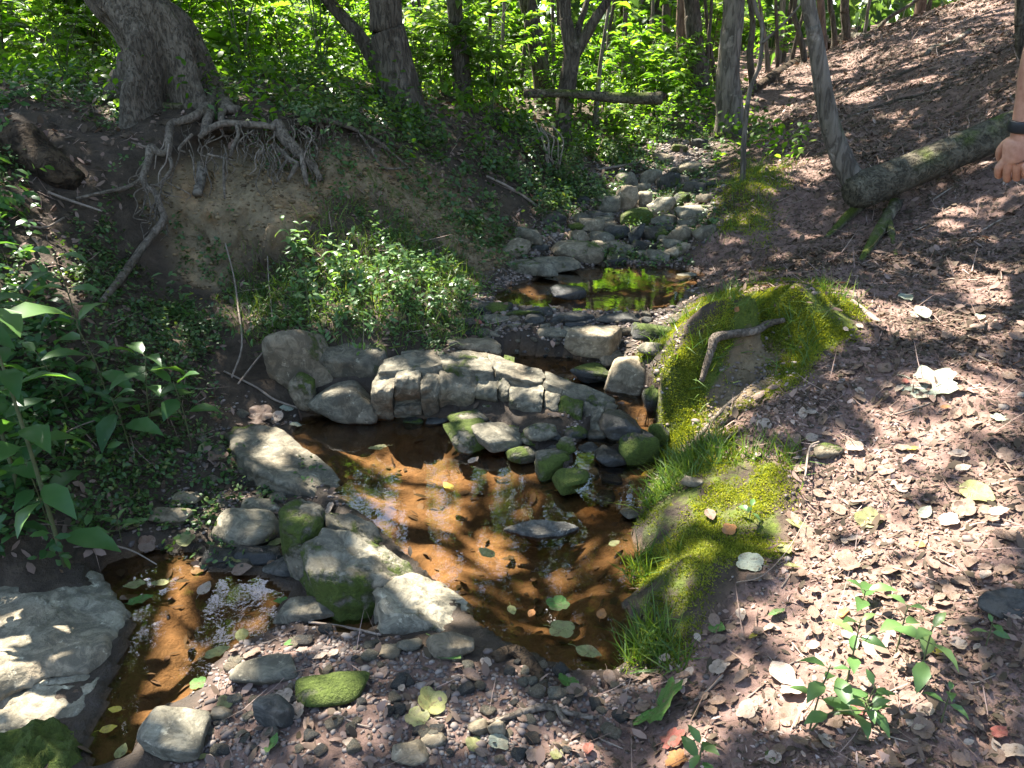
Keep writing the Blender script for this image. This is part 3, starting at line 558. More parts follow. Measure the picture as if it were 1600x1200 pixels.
# upstream boulders and cobbles
rk(782,400,872,434,'long grey boulder with a mossy ridge on the left edge of the upper pool','rock',name='boulder',moss=.4,dr=.5,yaw=-.35)
rk(828,393,906,428,'smooth grey boulder behind the long mossy ridged one','rock',name='boulder',moss=.25,dr=.6,sharp=9)
rk(862,372,942,412,'brown green boulder at the head of the upper pool','rock_tan',name='boulder',moss=.45,dr=.6,sharp=9)
rk(888,357,922,386,'square pale cobble on top of the upstream boulders','rock_tan',moss=.2,dr=.8,tone=.1)
rk(962,289,998,330,'upright pale stone standing tall among the upstream rocks','rock_tan',moss=.15,dr=.6,tone=.25)
rk(998,299,1020,325,'small upright pale stone beside the tall standing one','rock_tan',moss=.1,dr=.7,tone=.2,sub=3)
rk(1014,305,1058,340,'pointed pale stone right of the upright upstream stones','rock',moss=.2,dr=.7,tone=.25,cuts=10)
rk(968,324,1018,354,'yellow mossy stone below the upright upstream stones','rock_tan',moss=.72,dr=.7)
rk(1018,334,1062,355,'lens shaped grey stone in the sunlit upstream rocks','rock',moss=.1,dr=.6,tone=.1)
rk(972,352,1012,386,'dark tilted slab under the yellow mossy stone','rock_dark',moss=.4,dr=.5,tilt=(0,-.3))
rk(1000,352,1048,382,'mossy leaning slab in the shaded upstream rocks','rock_dark',moss=.55,dr=.5)
rk(1060,318,1122,348,'flat sunlit stone beside the far mossy bank','rock',moss=.05,dr=.7,tone=.3,flat_top=1)
rk(1060,335,1100,358,'low flat stone in front of the flat sunlit stone','rock',moss=.15,dr=.7,tone=.1)
rk(1010,388,1048,412,'grey cobble at the far edge of the upper pool','rock',moss=.1,dr=.8)
rk(940,392,988,416,'wet grey cobbles at the inflow of the upper pool','rock_dark',moss=.2,dr=.8,wet=.5)
rk(1058,425,1092,440,'small smooth stone lying in the upper pool margin','rock',moss=.05,dr=.8,sub=3,tone=.1)
rk(858,444,915,470,'dark slate point rising from the upper pool','rock_dark',zb=.28,moss=.1,dr=.6,wet=.5)
rr = np.random.RandomState(5)
for k, (l, t, r, b) in enumerate([(800,352,850,384),(845,330,885,356),(905,338,950,366),(930,305,968,334),(945,350,985,376),(1045,352,1090,382),(1080,350,1118,378),(985,372,1030,398),(1040,380,1080,404),(1000,262,1035,290),(1030,270,1070,296),(1062,250,1100,274),(960,268,1000,292),(1068,282,1105,304),(1020,240,1052,258),(920,360,960,384),(1050,300,1082,322),(780,372,830,402),(950,380,990,402),(1080,215,1108,232),(1050,225,1078,240)]):
    rk(l, t, r, b, 'angular slab stacked in the stepped upstream channel', ['rock', 'rock_dark', 'rock_tan'][k % 3], name='boulder', moss=rr.uniform(.1, .55), dr=.6, tone=rr.uniform(-.1, .3), yaw=rr.uniform(-.6, .6), tilt=(rr.uniform(-.2, .2), rr.uniform(-.25, .25)), group='slabs of the upstream steps', sub=3, sink=.05)
for k in range(70):
    px = rr.uniform(800, 1115); py = rr.uniform(262, 408)
    if not inpoly([px], [py], [(800,395),(850,340),(920,300),(960,262),(1060,240),(1112,225),(1115,330),(1085,400),(950,410)])[0]: continue
    s = rr.uniform(14, 34) * (0.55 + 0.45 * (py - 240) / 160)
    rk(px-s/2*1.2,py-s*.7,px+s/2*1.2,py,'grey cobble among the boulders of the upstream bed',['rock','rock_tan','rock','rock_dark'][k%4],moss=rr.uniform(.05,.5),dr=.8,sub=3,tone=rr.uniform(-.2,.25),group='cobbles of the upstream bed',yaw=rr.uniform(-.6,.6))
# bedrock slabs follow their own outlines

def slab(outline, label, mat='rock', name='bedrock_slab', depth=0.15, seed=1, moss=.2, tone=0., wet=-9., rings=14, per=7, rough=.012, bevel=.14, flare=.03, cat='rock', step=0.0, parent=None):
    O = np.array([atZ(px, py, z) for px, py, z in outline]); n = len(O); pts = []
    for i in range(n):
        a, b, c, d = O[i - 1], O[i], O[(i + 1) % n], O[(i + 2) % n]
        for q in range(per):
            t = q / per; pts.append(0.5 * (2 * b + (c - a) * t + (2 * a - 5 * b + 4 * c - d) * t * t + (3 * b - a - 3 * c + d) * t ** 3) * .35 + (b * (1 - t) + c * t) * .65)
    E = np.array(pts); m = len(E); C = E.mean(0); size = np.linalg.norm(E[:, :2] - C[:2], axis=1).mean()
    rad = E - C; jag = 1 + .10 * vn2(np.arange(m) * .45, np.zeros(m), seed) + .08 * vn2(np.arange(m) * 1.3, np.zeros(m), seed + 1); E = C + rad * jag[:, None]
    V = []
    ts = np.concatenate([np.linspace(0.02, 1 - bevel, rings), 1 - bevel * (1 - np.array([.35, .7, .9, 1.0]))])
    for t in ts:
        P = C + (E - C) * t
        if t > 1 - bevel: P[:, 2] -= size * .16 * ((t - 1 + bevel) / bevel) ** 2.2
        V.append(P)
    for t in np.linspace(.15, 1, 7):
        P = C + (E - C) * (1 + flare * t); P[:, 2] -= size * .16 + t * depth; V.append(P)
    V = np.concatenate(V); k = len(V) // m
    nz = fbm3(V / size * 2.0, seed, 3); n2 = fbm3(V / size * 9.0, seed + 2, 3); lay = fbm3(np.stack([V[:, 0] * 1.5, V[:, 1] * 1.5, V[:, 2] * 22], -1) / size * .6, seed + 4, 2)
    top = np.repeat((np.arange(k) < len(ts) - 2), m)
    stp = step * np.floor(3 * vn3(V / size * 1.1 + 5, seed + 7) + .5) if step else 0
    V[:, 2] += (nz * rough * 2.0 + n2 * rough * .7 + stp) * np.where(top, 1, .4)
    out = norm((V - C) * np.array([1, 1, 0])); V += out * (np.where(top, .1, 1.0) * size * (.10 * nz + .06 * n2 + .12 * lay))[:, None]
    i = np.arange(k - 1)[:, None]; j = np.arange(m)[None]; j2 = (j + 1) % m; a = i * m + j; b = i * m + j2; c = (i + 1) * m + j2; d = (i + 1) * m + j
    F = np.concatenate([np.stack([a, d, c], -1).reshape(-1, 3), np.stack([a, c, b], -1).reshape(-1, 3)])
    V = np.vstack([V, V[:m].mean(0)]); jj = np.arange(m); F = np.vstack([F, np.stack([np.full(m, len(V) - 1), jj, (jj + 1) % m], -1)])
    base = C.copy(); o = obj(name, mesh(name, V - base, F, M[mat]), parent, base, 0, label, cat); o['moss'] = float(moss); o['tone'] = float(tone); o['wet'] = float(wet)
    return o
BK = [(598,562),(680,544),(760,552),(850,578),(960,622)]; BF = [(592,580),(690,570),(775,580),(850,598),(955,634)]
for i in range(4):                                   # flat shelf pieces behind the broken front
    z0 = [.232,.238,.222,.198,.165]; ol = [(*BF[i], z0[i]), (*((np.array(BF[i]) + BF[i + 1]) / 2 + 3), (z0[i] + z0[i + 1]) / 2), (*BF[i + 1], z0[i + 1]), (*BK[i + 1], z0[i + 1] + .012), (*((np.array(BK[i]) + BK[i + 1]) / 2), (z0[i] + z0[i + 1]) / 2 + .012), (*BK[i], z0[i] + .012)]
    slab(ol, None, 'rock', 'block', depth=.2, seed=80 + i, moss=[.2, .35, .25, .35][i], tone=[.05,-.05,-.1,-.2][i], wet=-9, rings=12, per=6, rough=.007, bevel=.05, flare=.02, cat=None, parent=led)
for i, (l, t, r, b) in enumerate([(600,640,640,664),(628,648,660,672),(765,655,800,682),(815,672,850,700),(850,690,880,716),(880,660,920,690),(915,665,950,692),(945,690,975,716),(905,712,938,738),(880,730,905,752),(940,735,972,762)]):
    rock(l, t, r, b, None, 'rock_dark' if i % 3 else 'rock', 'block', parent=led, moss=[.2,.5,.4,.6,.3,.5,.15,.1,.3,.5,.1][i], dr=.9, sub=3, tone=.15, wet=.03 if i < 4 else .09)
for i, (l, t, r, b) in enumerate([(660,640,705,668),(705,632,745,660),(760,648,790,672),(790,655,830,682),(835,662,880,692),(870,680,905,712),(905,690,940,715),(900,720,940,750)]):
    rock(l, t, r, b, None, 'rock' if i % 2 else 'rock_dark', 'block', parent=led, moss=[.3,.6,.4,.65,.2,.5,.1,.2][i], dr=.9, sub=3, tone=.1)
slab([(345,672,.07),(372,656,.08),(430,662,.07),(478,694,.045),(528,735,.02),(540,762,.0),(500,772,.015),(440,752,.05),(375,722,.075)],'broad flat bedrock slab sloping into the left edge of the pool',seed=3,moss=.3,wet=.015,tone=.0,rough=.009)
slab([(436,790,.15),(470,774,.16),(505,790,.14),(502,815,.14),(470,832,.15),(440,822,.15)],'mossy block at the upper end of the diagonal bedrock rib',name='bedrock_rib',seed=5,moss=.55,depth=.22,rings=9,rough=.012)
slab([(500,800,.12),(545,800,.10),(590,822,.05),(600,845,.02),(560,838,.06),(515,825,.11)],'low mossy shelf behind the bedrock rib at the pool edge',name='bedrock_rib',seed=6,moss=.5,depth=.14,rings=8,wet=.03)
slab([(470,850,.13),(505,826,.14),(560,832,.11),(610,858,.06),(650,888,.03),(655,910,.04),(600,905,.10),(545,905,.12),(490,890,.125)],'mossy middle block of the bedrock rib between the two pools',name='bedrock_rib',seed=7,moss=.44,tone=.3,depth=.17,rough=.016)
slab([(588,918,.10),(640,888,.06),(690,905,.02),(742,945,-.01),(752,975,-.02),(700,988,.02),(650,962,.07),(600,955,.09)],'sunlit smooth end of the bedrock rib reaching into the pool',name='bedrock_rib',seed=9,moss=.26,tone=.6,depth=.16,rough=.012,wet=.0)
slab([(-160,930,.05),(-60,893,.04),(60,880,.02),(150,882,.0),(172,905,-.02),(205,950,-.03),(200,985,-.03),(150,1020,.0),(60,1045,.02),(-60,1080,.04)],'huge flat pale green bedrock slab beside the lower pool',seed=11,moss=.08,tone=.4,depth=.16,rough=.009,wet=-.04,step=.006,rings=22)
slab([(-120,1090,.0),(-20,1050,-.01),(80,1030,-.02),(150,1018,-.03),(170,1050,-.045),(150,1090,-.045),(120,1120,-.04),(30,1140,-.03),(-90,1165,-.02)],'lower sunlit step of the huge flat slab',seed=13,moss=.08,tone=.6,depth=.15,rough=.01,wet=-.045,step=.006,rings=18)
slab([(-90,1180,-.01),(0,1140,.0),(70,1115,.0),(120,1130,-.02),(125,1180,-.03),(90,1230,-.02),(0,1260,.0)],'moss covered rock in front of the lower slab step','rock_dark','boulder',seed=15,moss=.85,depth=.15,rough=.03)
slab([(785,824,.012),(830,812,.016),(880,814,.016),(906,822,.012),(880,832,.012),(838,836,.012)],'thin dark slate slab lying in the main pool','rock_dark','slate_slab',seed=17,moss=.1,depth=.05,tone=.5,rings=6,rough=.003,bevel=.06,wet=.004,flare=-.3)
rk(1006,596,1042,650,'dark stone wedged under the stream side of the mossy mound','rock_dark',moss=.45,dr=.9,sub=3,wet=.2)
rk(1010,648,1048,708,'mossy stone at the foot of the stream side of the mossy mound','rock_dark',moss=.6,dr=.9,sub=3,wet=.1)
# left shore
rk(318,786,432,864,'large smooth grey boulder on the left shore beside the rib','rock',name='boulder',moss=.22,dr=.7,tone=.1,sharp=9,wet=-.03)
rk(370,770,438,812,'grey flat topped boulder behind the large smooth one','rock',name='boulder',moss=.2,dr=.7)
rk(228,783,292,824,'half mossy round stone at the edge of the leafy slope','rock_tan',moss=.48,dr=.7,tone=-.1)
rk(260,763,308,792,'pale tan oval stone behind the half mossy round stone','rock_tan',moss=.2,dr=.6,tone=.1)
rk(308,850,360,892,'dark wet striped stone at the lower pool edge','rock_dark',zb=-.06,moss=.0,dr=.8,wet=.5)
rk(356,843,444,884,'flat wet slate lying between the smooth boulder and the rib','rock_dark',moss=.0,dr=.6,wet=.5,flat_top=1)
rk(410,864,474,906,'dark grey angular stone below the wet flat slate','rock_dark',zb=-.05,moss=.05,dr=.7,tone=.3,wet=-.03)
rk(428,925,524,974,'grey pointed slab on the gravel beside the lower pool','rock',moss=.05,dr=.6,tone=-.1,cuts=10)
rk(352,1016,458,1078,'grey flat topped stone with a mossy flank beside the lower pool','rock',moss=.3,dr=.7,flat_top=1)
rk(452,1042,563,1114,'round stone thickly covered in green moss on the gravel bar','rock',moss=.82,dr=.8,sharp=8)
rk(205,1098,312,1196,'pale grey faceted stone at the foot of the gravel bar','rock',moss=.05,tone=.25,dr=.8,cuts=9,sharp=20)
rk(396,1086,454,1144,'blue grey angular stone near the round mossy stone','rock_dark',moss=.1,tone=.6,dr=.7,cuts=9)
rk(328,1100,358,1132,'small pale pinkish stone beside the faceted stone','rock_tan',moss=0,dr=.8,tone=.1,sub=3)
rk(664,985,738,1032,'flat brown grey stone under a big green fallen leaf','rock_tan',moss=.0,dr=.6,tone=-.15,flat_top=1)
rk(618,994,658,1022,'angular pale stone next to the stone with the green leaf','rock',moss=0,dr=.7,tone=.15,sub=3)
rk(588,1004,626,1032,'brown cobble beside the angular pale stone','rock_tan',moss=0,dr=.8,tone=-.1,sub=3)
rk(730,1118,768,1152,'olive brown leaning stone on the gravel by the forked stick','rock_tan',moss=.2,dr=.8,tone=-.3,sub=3)
rk(763,1120,792,1154,'pinkish upright pointed stone on the gravel by the forked stick','rock_tan',moss=0,dr=.7,tone=.2,sub=3,cuts=10)
rk(608,1150,668,1204,'tan rough stone at the bottom of the gravel bar','rock_tan',moss=.05,dr=.8)
rk(655,1142,692,1172,'pale pink cobble behind the tan rough stone','rock_tan',moss=0,dr=.8,tone=.35,sub=3)
rk(970,783,1020,814,'smooth grey stone at the right margin of the main pool','rock',zb=0.0,moss=.05,dr=.7,tone=-.1,wet=.02,sub=3)
rk(930,760,965,790,'dark wedge stone beside the round mossy block','rock_dark',zb=0.0,moss=.1,dr=.9,sub=3,wet=.3)
rk(1065,740,1100,764,'tan stone showing through grass on the near bank','rock_tan',moss=.2,dr=.8,sub=3)
rk(1275,690,1322,720,'angular olive stone in the leaf litter behind the near bank','rock_tan',moss=.3,dr=.7,tone=-.25,sub=3)
rk(1545,905,1660,965,'grey brown flat stone in the shaded litter near the right edge','rock_dark',moss=.15,dr=.6,tone=.1)
# single cobbles on the gravel bar and the left shore
bases = []
for k in range(8):
    V, F = rock_shape(1.0, 0.8, 0.55, 900 + k, 3, 14, 9, 0.06); me_ = {}
    for mt in ('rock', 'rock_tan', 'rock_dark'): bases.append(mesh('cobble', V, F, M[mt]))
def cobble(px, py, s, label, group):
    P = hit(px, py); dep = P[1] * CP - (P[2] - CAMZ) * SP; wd = s * dep / FPX
    o = obj('cobble', bases[rr.randint(len(bases))], None, (P[0], P[1] + wd * .3, P[2] + wd * .14), rr.uniform(0, 6.28), label, 'stone', group)
    o.scale = (wd,) * 3; o['moss'] = float(rr.uniform(0, .25)); o['tone'] = float(rr.uniform(-.25, .3)); o['wet'] = -9.0
n_ = 0
while n_ < 120:
    px = rr.uniform(230, 1000); py = rr.uniform(985, 1195)
    if inpoly([px], [py], R['gravel'])[0]: cobble(px, py, rr.uniform(12, 30), 'small stone on the gravel bar in front of the pools', 'small stones on the gravel bar'); n_ += 1
n_ = 0
while n_ < 45:
    px = rr.uniform(200, 540); py = rr.uniform(630, 900)
    if inpoly([px], [py], R['shore'])[0]: cobble(px, py, rr.uniform(12, 30), 'small stone on the left shore between slope and slab', 'small stones on the left shore'); n_ += 1
n_ = 0
while n_ < 45:
    px = rr.uniform(690, 1060); py = rr.uniform(490, 560)
    if inpoly([px], [py], R['stream'])[0]: cobble(px, py, rr.uniform(12, 26), 'small stone between the step pool and the slate sill', 'small stones above the step pool'); n_ += 1
# ------------------------------------------------------------------ trees
def empty(name, loc, label, cat, group=None):
    o = bpy.data.objects.new(name, None); COL.objects.link(o); o.location = loc; o['label'] = label; o['category'] = cat
    if group: o['group'] = group
    return o
def part(name, geo, mat, root, kind=None, smooth=True):
    V, F, r = geo; return obj(name, mesh(name, np.asarray(V) - np.array(root.location), F, mat, r, smooth), root, kind=kind)
TREES = []
def tree(base_px, Y, path, label, mat, wid, group=None, top=8.5, lobes=None, sides=20, rough=.12, name='tree', sink=.25, crown=True, rk=7):
    """path: [(px,py)] read upwards at depth Y, wid: widths in px, then the trunk goes on upwards out of the frame"""
    pts = [atY(px, py, Y) for px, py in path]; dp = lambda P: P[1] * CP - (P[2] - CAMZ) * SP
    rad = [w_ * dp(P) / FPX / 2 for w_, P in zip(wid, pts)]
    b0 = pts[0].copy(); b0[2] -= sink; pts = [b0] + pts; rad = [rad[0] * 1.1] + rad
    d = pts[-1] - pts[-2]; d = d / np.linalg.norm(d); P = pts[-1].copy(); r0 = rad[-1]; k = 0
    while P[2] < top - .5:
        d = d * .8 + np.array([0, 0, .2]) + np.random.RandomState(len(TREES) * 10 + k).normal(size=3) * .05; d /= np.linalg.norm(d)
        P = P + d * (top - 1.8) / 4; pts.append(P.copy()); k += 1; rad.append(max(.03, r0 * (1 - .17 * k)))
    root = empty(name, (b0[0], b0[1], b0[2] + sink), label, 'tree', group)
    part('trunk', tube(pts, rad, sides, rough, len(TREES), lobes, rk), mat, root)
    T = dict(root=root, pts=np.array(pts), rad=rad, mat=mat, leaves=[], crown=crown); TREES.append(T); return T
def flare(n, amt, ph, decay=5.0, deep=0.0):
    def f(t, th):
        g = np.exp(-t * decay) * amt; return 1 + g * (np.maximum(0, np.cos(n * (th - ph))) ** 1.3 - .25 - deep * np.maximum(0, -np.cos(n * (th - ph))) ** 2)
    return f
tree((255,145), 4.98, [(262,150),(258,105),(246,60),(222,30),(194,0),(150,-50)], 'thick grey leaning tree with flared root base and hollows on the eroded bank', M['bark_big'], [128,114,108,98,90,80], lobes=flare(5, 1.05, .35, 4.2, .75), sides=72, rough=.10, rk=12)
tree((625,168), 6.05, [(627,172),(618,110),(607,50),(602,0)], 'straight brown tree with a vertical split in its bark above the bank', M['bark'], [72,60,54,50], lobes=flare(4, .35, .3, 8, .3), sides=32)
tree((722,160), 7.4, [(724,162),(720,100),(714,40),(710,0)], 'slim dark tree standing in sunlit shrubs behind the split bark tree', M['bark'], [33,29,26,24], sides=16)
tree((848,145), 9.0, [(852,160),(842,90),(832,40),(824,0)], 'dark tree rising behind the shrubs beyond the hanging log', M['bark'], [32,28,27,26], sides=16)
T5 = tree((876,215), 7.45, [(874,222),(880,180),(890,110),(893,80),(884,30),(882,0)], 'forked mossy tree growing at the stream edge under the hanging log', M['bark'], [40,30,28,26,20,19], lobes=flare(4, .5, .9, 7, .3), sides=20)
fk = [atY(892,95,7.45), atY(908,68,7.43), atY(930,30,7.4), atY(952,-5,7.4), atY(975,-60,7.4), atY(985,-160,7.3)]
part('limb', tube(fk, [.065,.055,.045,.038,.03,.02], 10, .1, 3), M['bark'], T5['root'])
part('limb', tube([atY(893,80,7.45), atY(905,40,7.55), atY(918,0,7.6), atY(930,-60,7.7)], [.045,.03,.025,.02], 8, .1, 4), M['bark'], T5['root'])
tree((1142,190), 8.35, [(1141,193),(1138,120),(1142,60),(1147,0)], 'straight pale barked tree at the foot of the leaf covered hillside', M['bark_pale'], [46,36,34,33], lobes=flare(4, .5, .2, 8, .3), sides=24)
tree((1090,130), 11.0, [(1093,140),(1086,80),(1083,30),(1080,0)], 'dark grey tree standing behind the pale barked tree', M['bark'], [38,28,26,24], lobes=flare(4, .4, .2, 8), sides=16)
tree((1066,100), 13.0, [(1066,120),(1064,60),(1064,0)], 'thin reddish trunk beside the dark grey tree', M['bark_red'], [15,14,13], sides=12)
tree((1042,100), 14.0, [(1042,120),(1041,60),(1042,0)], 'thin grey brown trunk left of the thin reddish one', M['bark'], [13,12,12], sides=12)
tree((562,80), 6.6, [(600,140),(572,72),(542,34),(508,-5),(470,-60)], 'dark slanting trunk behind the sunlit shrubs near the split bark tree', M['bark'], [24,22,20,19,17], sides=14)
tree((1285,60), 12.5, [(1287,80),(1284,30),(1282,0)], 'thin reddish trunk on the skyline of the hillside', M['bark_red'], [12,11,11], sides=10)
tree((1300,40), 13.0, [(1304,60),(1300,20),(1297,0)], 'thin dark trunk on the skyline beside the reddish one', M['bark'], [9,8,8], sides=10)
tree((1322,30), 13.5, [(1322,50),(1320,20),(1320,0)], 'grey trunk on the skyline above the dark fallen log', M['bark'], [14,13,13], sides=10)
tree((1250,75), 11.5, [(1256,90),(1248,50),(1240,20),(1243,0)], 'thin bent dark trunk leaning over the hillside skyline', M['bark'], [10,8,7,6], sides=10)
tree((1596,90), 6.3, [(1598,100),(1596,40),(1596,0)], 'shaded trunk on the upper hillside behind the person', M['bark'], [20,18,17], sides=14)
tree((975,110), 12.5, [(975,140),(976,60),(978,0)], 'thin dark trunk in the bright shrubs beyond the fallen log end', M['bark'], [9,8,7], sides=10)
tree((1178,120), 10.0, [(1178,150),(1172,90),(1176,40),(1172,0)], 'slender dark tree just right of the pale barked tree', M['bark'], [12,10,9,8], sides=10)
# saplings without a big crown of their own
sap = tree((1160,275), 5.75, [(1160,285),(1163,210),(1172,140),(1187,100),(1190,40),(1178,0)], 'thin crooked pale sapling growing beside the far mossy bank', M['bark_pale'], [9,8,7,7,6,6], name='sapling', top=5.0, sides=10, sink=.1)
part('limb', tube([atY(1188,70,5.75), atY(1215,45,5.7), atY(1240,20,5.65), atY(1262,-10,5.6)], [.012,.009,.007,.005], 6), M['bark_pale'], sap['root'])
lean = tree((1338,295), 4.8, [(1345,300),(1322,262),(1300,205),(1288,150),(1280,100),(1270,40),(1262,0)], 'smooth grey leaning young tree rising from the base of the fallen trunk', M['bark_pale'], [40,34,31,28,26,23,22], sides=18, rough=.05, sink=.05)
slim = np.random.RandomState(44)
for k in range(18):
    px = [652,668,690,760,790,812,868,930,955,1008,1022,1104,1120,1200,1215,1232,1345,1362][k]; Y = slim.uniform(7.6, 12.5) if px < 1090 else slim.uniform(10.5, 15); g_ = [q_ for q_ in range(250, 20, -4)]
    b = hit(px, 175 if px < 1090 else 120); xx = atY(px, 150, Y)[0]; zz = float(H(xx, Y)); dpp = Y * CP - (zz - CAMZ) * SP; py = 600 - FPX * (Y * SP + (zz - CAMZ) * CP) / dpp; dx = slim.normal() * 16
    tree((px, py), Y, [(px, py), (px + dx * .4 + slim.normal() * 3, py * .5), (px + dx, 0)], 'slim sapling trunk standing in the sunlit understory', M[['bark', 'bark_pale', 'bark'][k % 3]], [slim.uniform(5, 11), 6, 5], 'slim saplings of the understory', name='sapling', top=6.0, sides=8, sink=.1)
# trees that stand beyond the frame or far behind
oth = np.random.RandomState(12); NEAR = [(-4.6,5.2),(-7.4,9.6),(-10.5,12.5),(-7.5,3.5),(5.6,6.4),(6.2,4.6),(2.9,-1.6),(-2.4,-1.4),(-11,8),(8.8,10.0)]
FAR = [(oth.uniform(-14, 14) * (.6 + k / 50), 15 + k * .42 + oth.uniform(-1, 1)) for k in range(44)]
def plain_tree(x, y, r, top, label, group, mat, crown=True, sides=12):
    z = float(H(x, y)); k = np.random.RandomState(int(x * 100 + y * 7) & 0xffff); n = 6
    pts = [np.array([x, y, z - .3])]; d = np.array([k.normal() * .06, k.normal() * .06, 1.0])
    for i in range(n): pts.append(pts[-1] + d * (top - z) / n); d = d + k.normal(size=3) * .035
    root = empty('tree', (x, y, z), label, 'tree', group); rad = r * np.array([1.35] + [1 - .13 * i for i in range(n)])
    part('trunk', tube(pts, rad, sides, .10, int(x * 10), flare(4, .3, .3, 9), 4), mat, root)
    T = dict(root=root, pts=np.array(pts), rad=rad, mat=mat, leaves=[], crown=crown); TREES.append(T); return T
for i, (x, y) in enumerate(NEAR):
    plain_tree(x, y, oth.uniform(.13, .2), oth.uniform(8.5, 10), 'tall woodland tree shading the stream from just outside the clearing', 'shade trees round the clearing', M['bark'], True, 14)
FARTREES = [plain_tree(x, y, oth.uniform(.05, .13), oth.uniform(9, 13), 'distant trunk in the wood beyond the sunlit shrubs', 'far trees of the wood', M[['bark', 'bark_pale', 'bark', 'bark_red'][i % 4]], False) for i, (x, y) in enumerate(FAR)]
# canopy: every leaf is aimed at a piece of ground it shades; gaps lie where the photograph shows sun on the ground
S_ = np.array(SUN)
LIT = [ # px, py, rx, ry of the sunny patches
 (1235,120,70,26),(1200,165,40,20),(1260,268,55,26),(1215,290,30,14),(1400,185,26,10),(1330,150,40,8),(1450,120,30,8),(1520,12,60,14),(1340,95,30,10),(1500,330,60,10),(1560,440,70,28),(1480,350,40,8),(1420,410,40,7),(1540,250,36,8),
 (1400,500,120,22),(1540,500,90,30),(1330,470,50,16),(1450,600,34,22),(1530,640,80,40),(1560,720,80,60),(1440,740,150,50),(1330,720,60,30),(1470,660,90,30),(1560,600,60,22),
 (1300,790,70,40),(1420,840,110,50),(1560,800,60,40),(1260,850,50,30),(1370,940,110,55),(1460,980,70,40),(1300,1000,80,45),(1360,1060,120,50),(1250,1100,90,50),(1150,1130,60,34),(1440,1130,60,26),(1560,1150,60,30),(1060,1180,50,24),(1230,950,40,30),(1540,900,26,16),
 (1075,545,55,45),(1055,600,32,55),(1120,500,50,24),(1200,455,40,12),(1120,640,30,45),(1150,780,60,50),(1110,830,50,40),(1190,740,45,30),(1060,790,30,22),(1030,750,30,18),
 (925,517,50,12),(985,575,26,26),(745,535,36,10),(465,540,40,14),(560,548,26,7),(640,575,50,22),(720,585,40,20),(830,605,60,16),(610,620,30,30),(780,670,32,14),(745,630,26,22),(900,640,46,14),(960,610,30,14),
 (515,400,50,30),(490,440,40,30),(590,470,60,24),(650,480,50,26),(560,500,60,18),(460,352,24,14),(700,440,30,12),(620,430,26,10),(680,512,30,14),
 (640,720,80,26),(700,770,90,30),(740,880,70,40),(600,740,40,16),(800,740,40,14),(690,690,30,10),(660,820,50,22),
 (600,860,60,16),(650,915,70,26),(690,950,60,24),(520,840,30,10),(700,990,40,14),(440,690,40,14),(470,720,40,14),(400,670,30,8),
 (50,1030,100,34),(120,1000,60,20),(30,1080,70,30),(150,1060,40,24),(290,965,50,18),(330,940,30,12),(230,1010,26,14),(380,820,36,16),(260,1150,40,26),(60,1150,34,12),(80,940,40,10),
 (560,1100,40,24),(620,1140,50,22),(520,1170,50,26),(720,1180,50,22),(790,1090,26,14),(400,1180,50,18),(850,1160,40,18),(920,1190,40,18),(660,1100,30,12),
 (985,310,26,24),(1040,320,34,16),(1090,330,34,12),(1000,345,40,12),(880,330,40,16),(860,290,30,14),(930,250,40,14),(1000,290,30,10),(860,408,30,8),(905,375,24,10),
 (40,420,40,60),(20,560,30,60),(60,340,30,20),(110,470,40,20),(200,510,40,16),(270,530,30,14),(140,270,20,10),(190,240,20,10),(420,640,30,14),(340,560,20,10),(260,700,20,8),(60,640,20,16),(300,700,14,8),
 (660,290,14,10),(700,240,20,10),(600,330,16,8),(580,235,14,7),(760,300,14,10),(350,390,12,7),(1190,330,14,8)]
LIT += [(1060,560,70,60),(1100,515,55,40),(1045,640,30,50),(540,420,80,50),(620,470,90,50),(690,500,40,30),(330,340,40,10),(20,500,40,120),(80,420,50,30)]
LE = np.array(LIT, float); big = (LE[:, 0] > 1200) & (LE[:, 1] > 460); LE[:, 2:] *= 1.15; LE[big, 2:] *= 1.2
def sunlit(G):
    px, py, dep = proj(G); px = px + 26 * vn2(G[:, 0] * 6, G[:, 1] * 6, 31); py = py + 20 * vn2(G[:, 0] * 6, G[:, 1] * 6, 32); o = np.zeros(len(px), bool)
    for a in LE: o |= ((px - a[0]) / a[2]) ** 2 + ((py - a[1]) / a[3]) ** 2 < 1
    o |= (vn2(G[:, 0] * 7, G[:, 1] * 7, 35) + .5 * vn2(G[:, 0] * 17, G[:, 1] * 17, 36) > .245 + .07 * (G[:, 0] > .4) + .05 * (G[:, 0] > 1.5) * (G[:, 1] > 4))
    return o & (G[:, 1] > .4)
NC = 92000; cr = np.random.RandomState(3)
gxr = cr.uniform(-4.2, 7.0, NC); gyr = np.where(cr.rand(NC) < .72, cr.uniform(0.2, 7.5, NC), cr.uniform(-2.5, 11.5, NC)); hl = cr.rand(NC) < .12; gxr = np.where(hl, cr.uniform(2.2, 7.5, NC), gxr); gyr = np.where(hl, cr.uniform(5, 12.5, NC), gyr)
G = np.stack([gxr, gyr, H(gxr, gyr)], -1); hgt = cr.uniform(3.6, 8.2, NC)
cl = np.stack([gxr, gyr, hgt * 1.2], -1); dens = vn3(cl * .9, 41) + .5 * vn3(cl * 2.2, 42)
lit = sunlit(G); keep = ~lit | (cr.rand(NC) < .04)
back = sstep(5.6, 7.5, G[:, 1] - .25 * np.maximum(0, G[:, 0])) * (G[:, 0] < 2.2); keep &= cr.rand(NC) > .86 * back
keep &= (dens > -.42) | (cr.rand(NC) < .5); upper = sstep(8, 11, G[:, 1]) * (G[:, 0] < 2.4); keep &= cr.rand(NC) > .6 * upper
tt = (hgt - 0) / S_[2]; CPOS = G + S_[None] * tt[:, None]; 
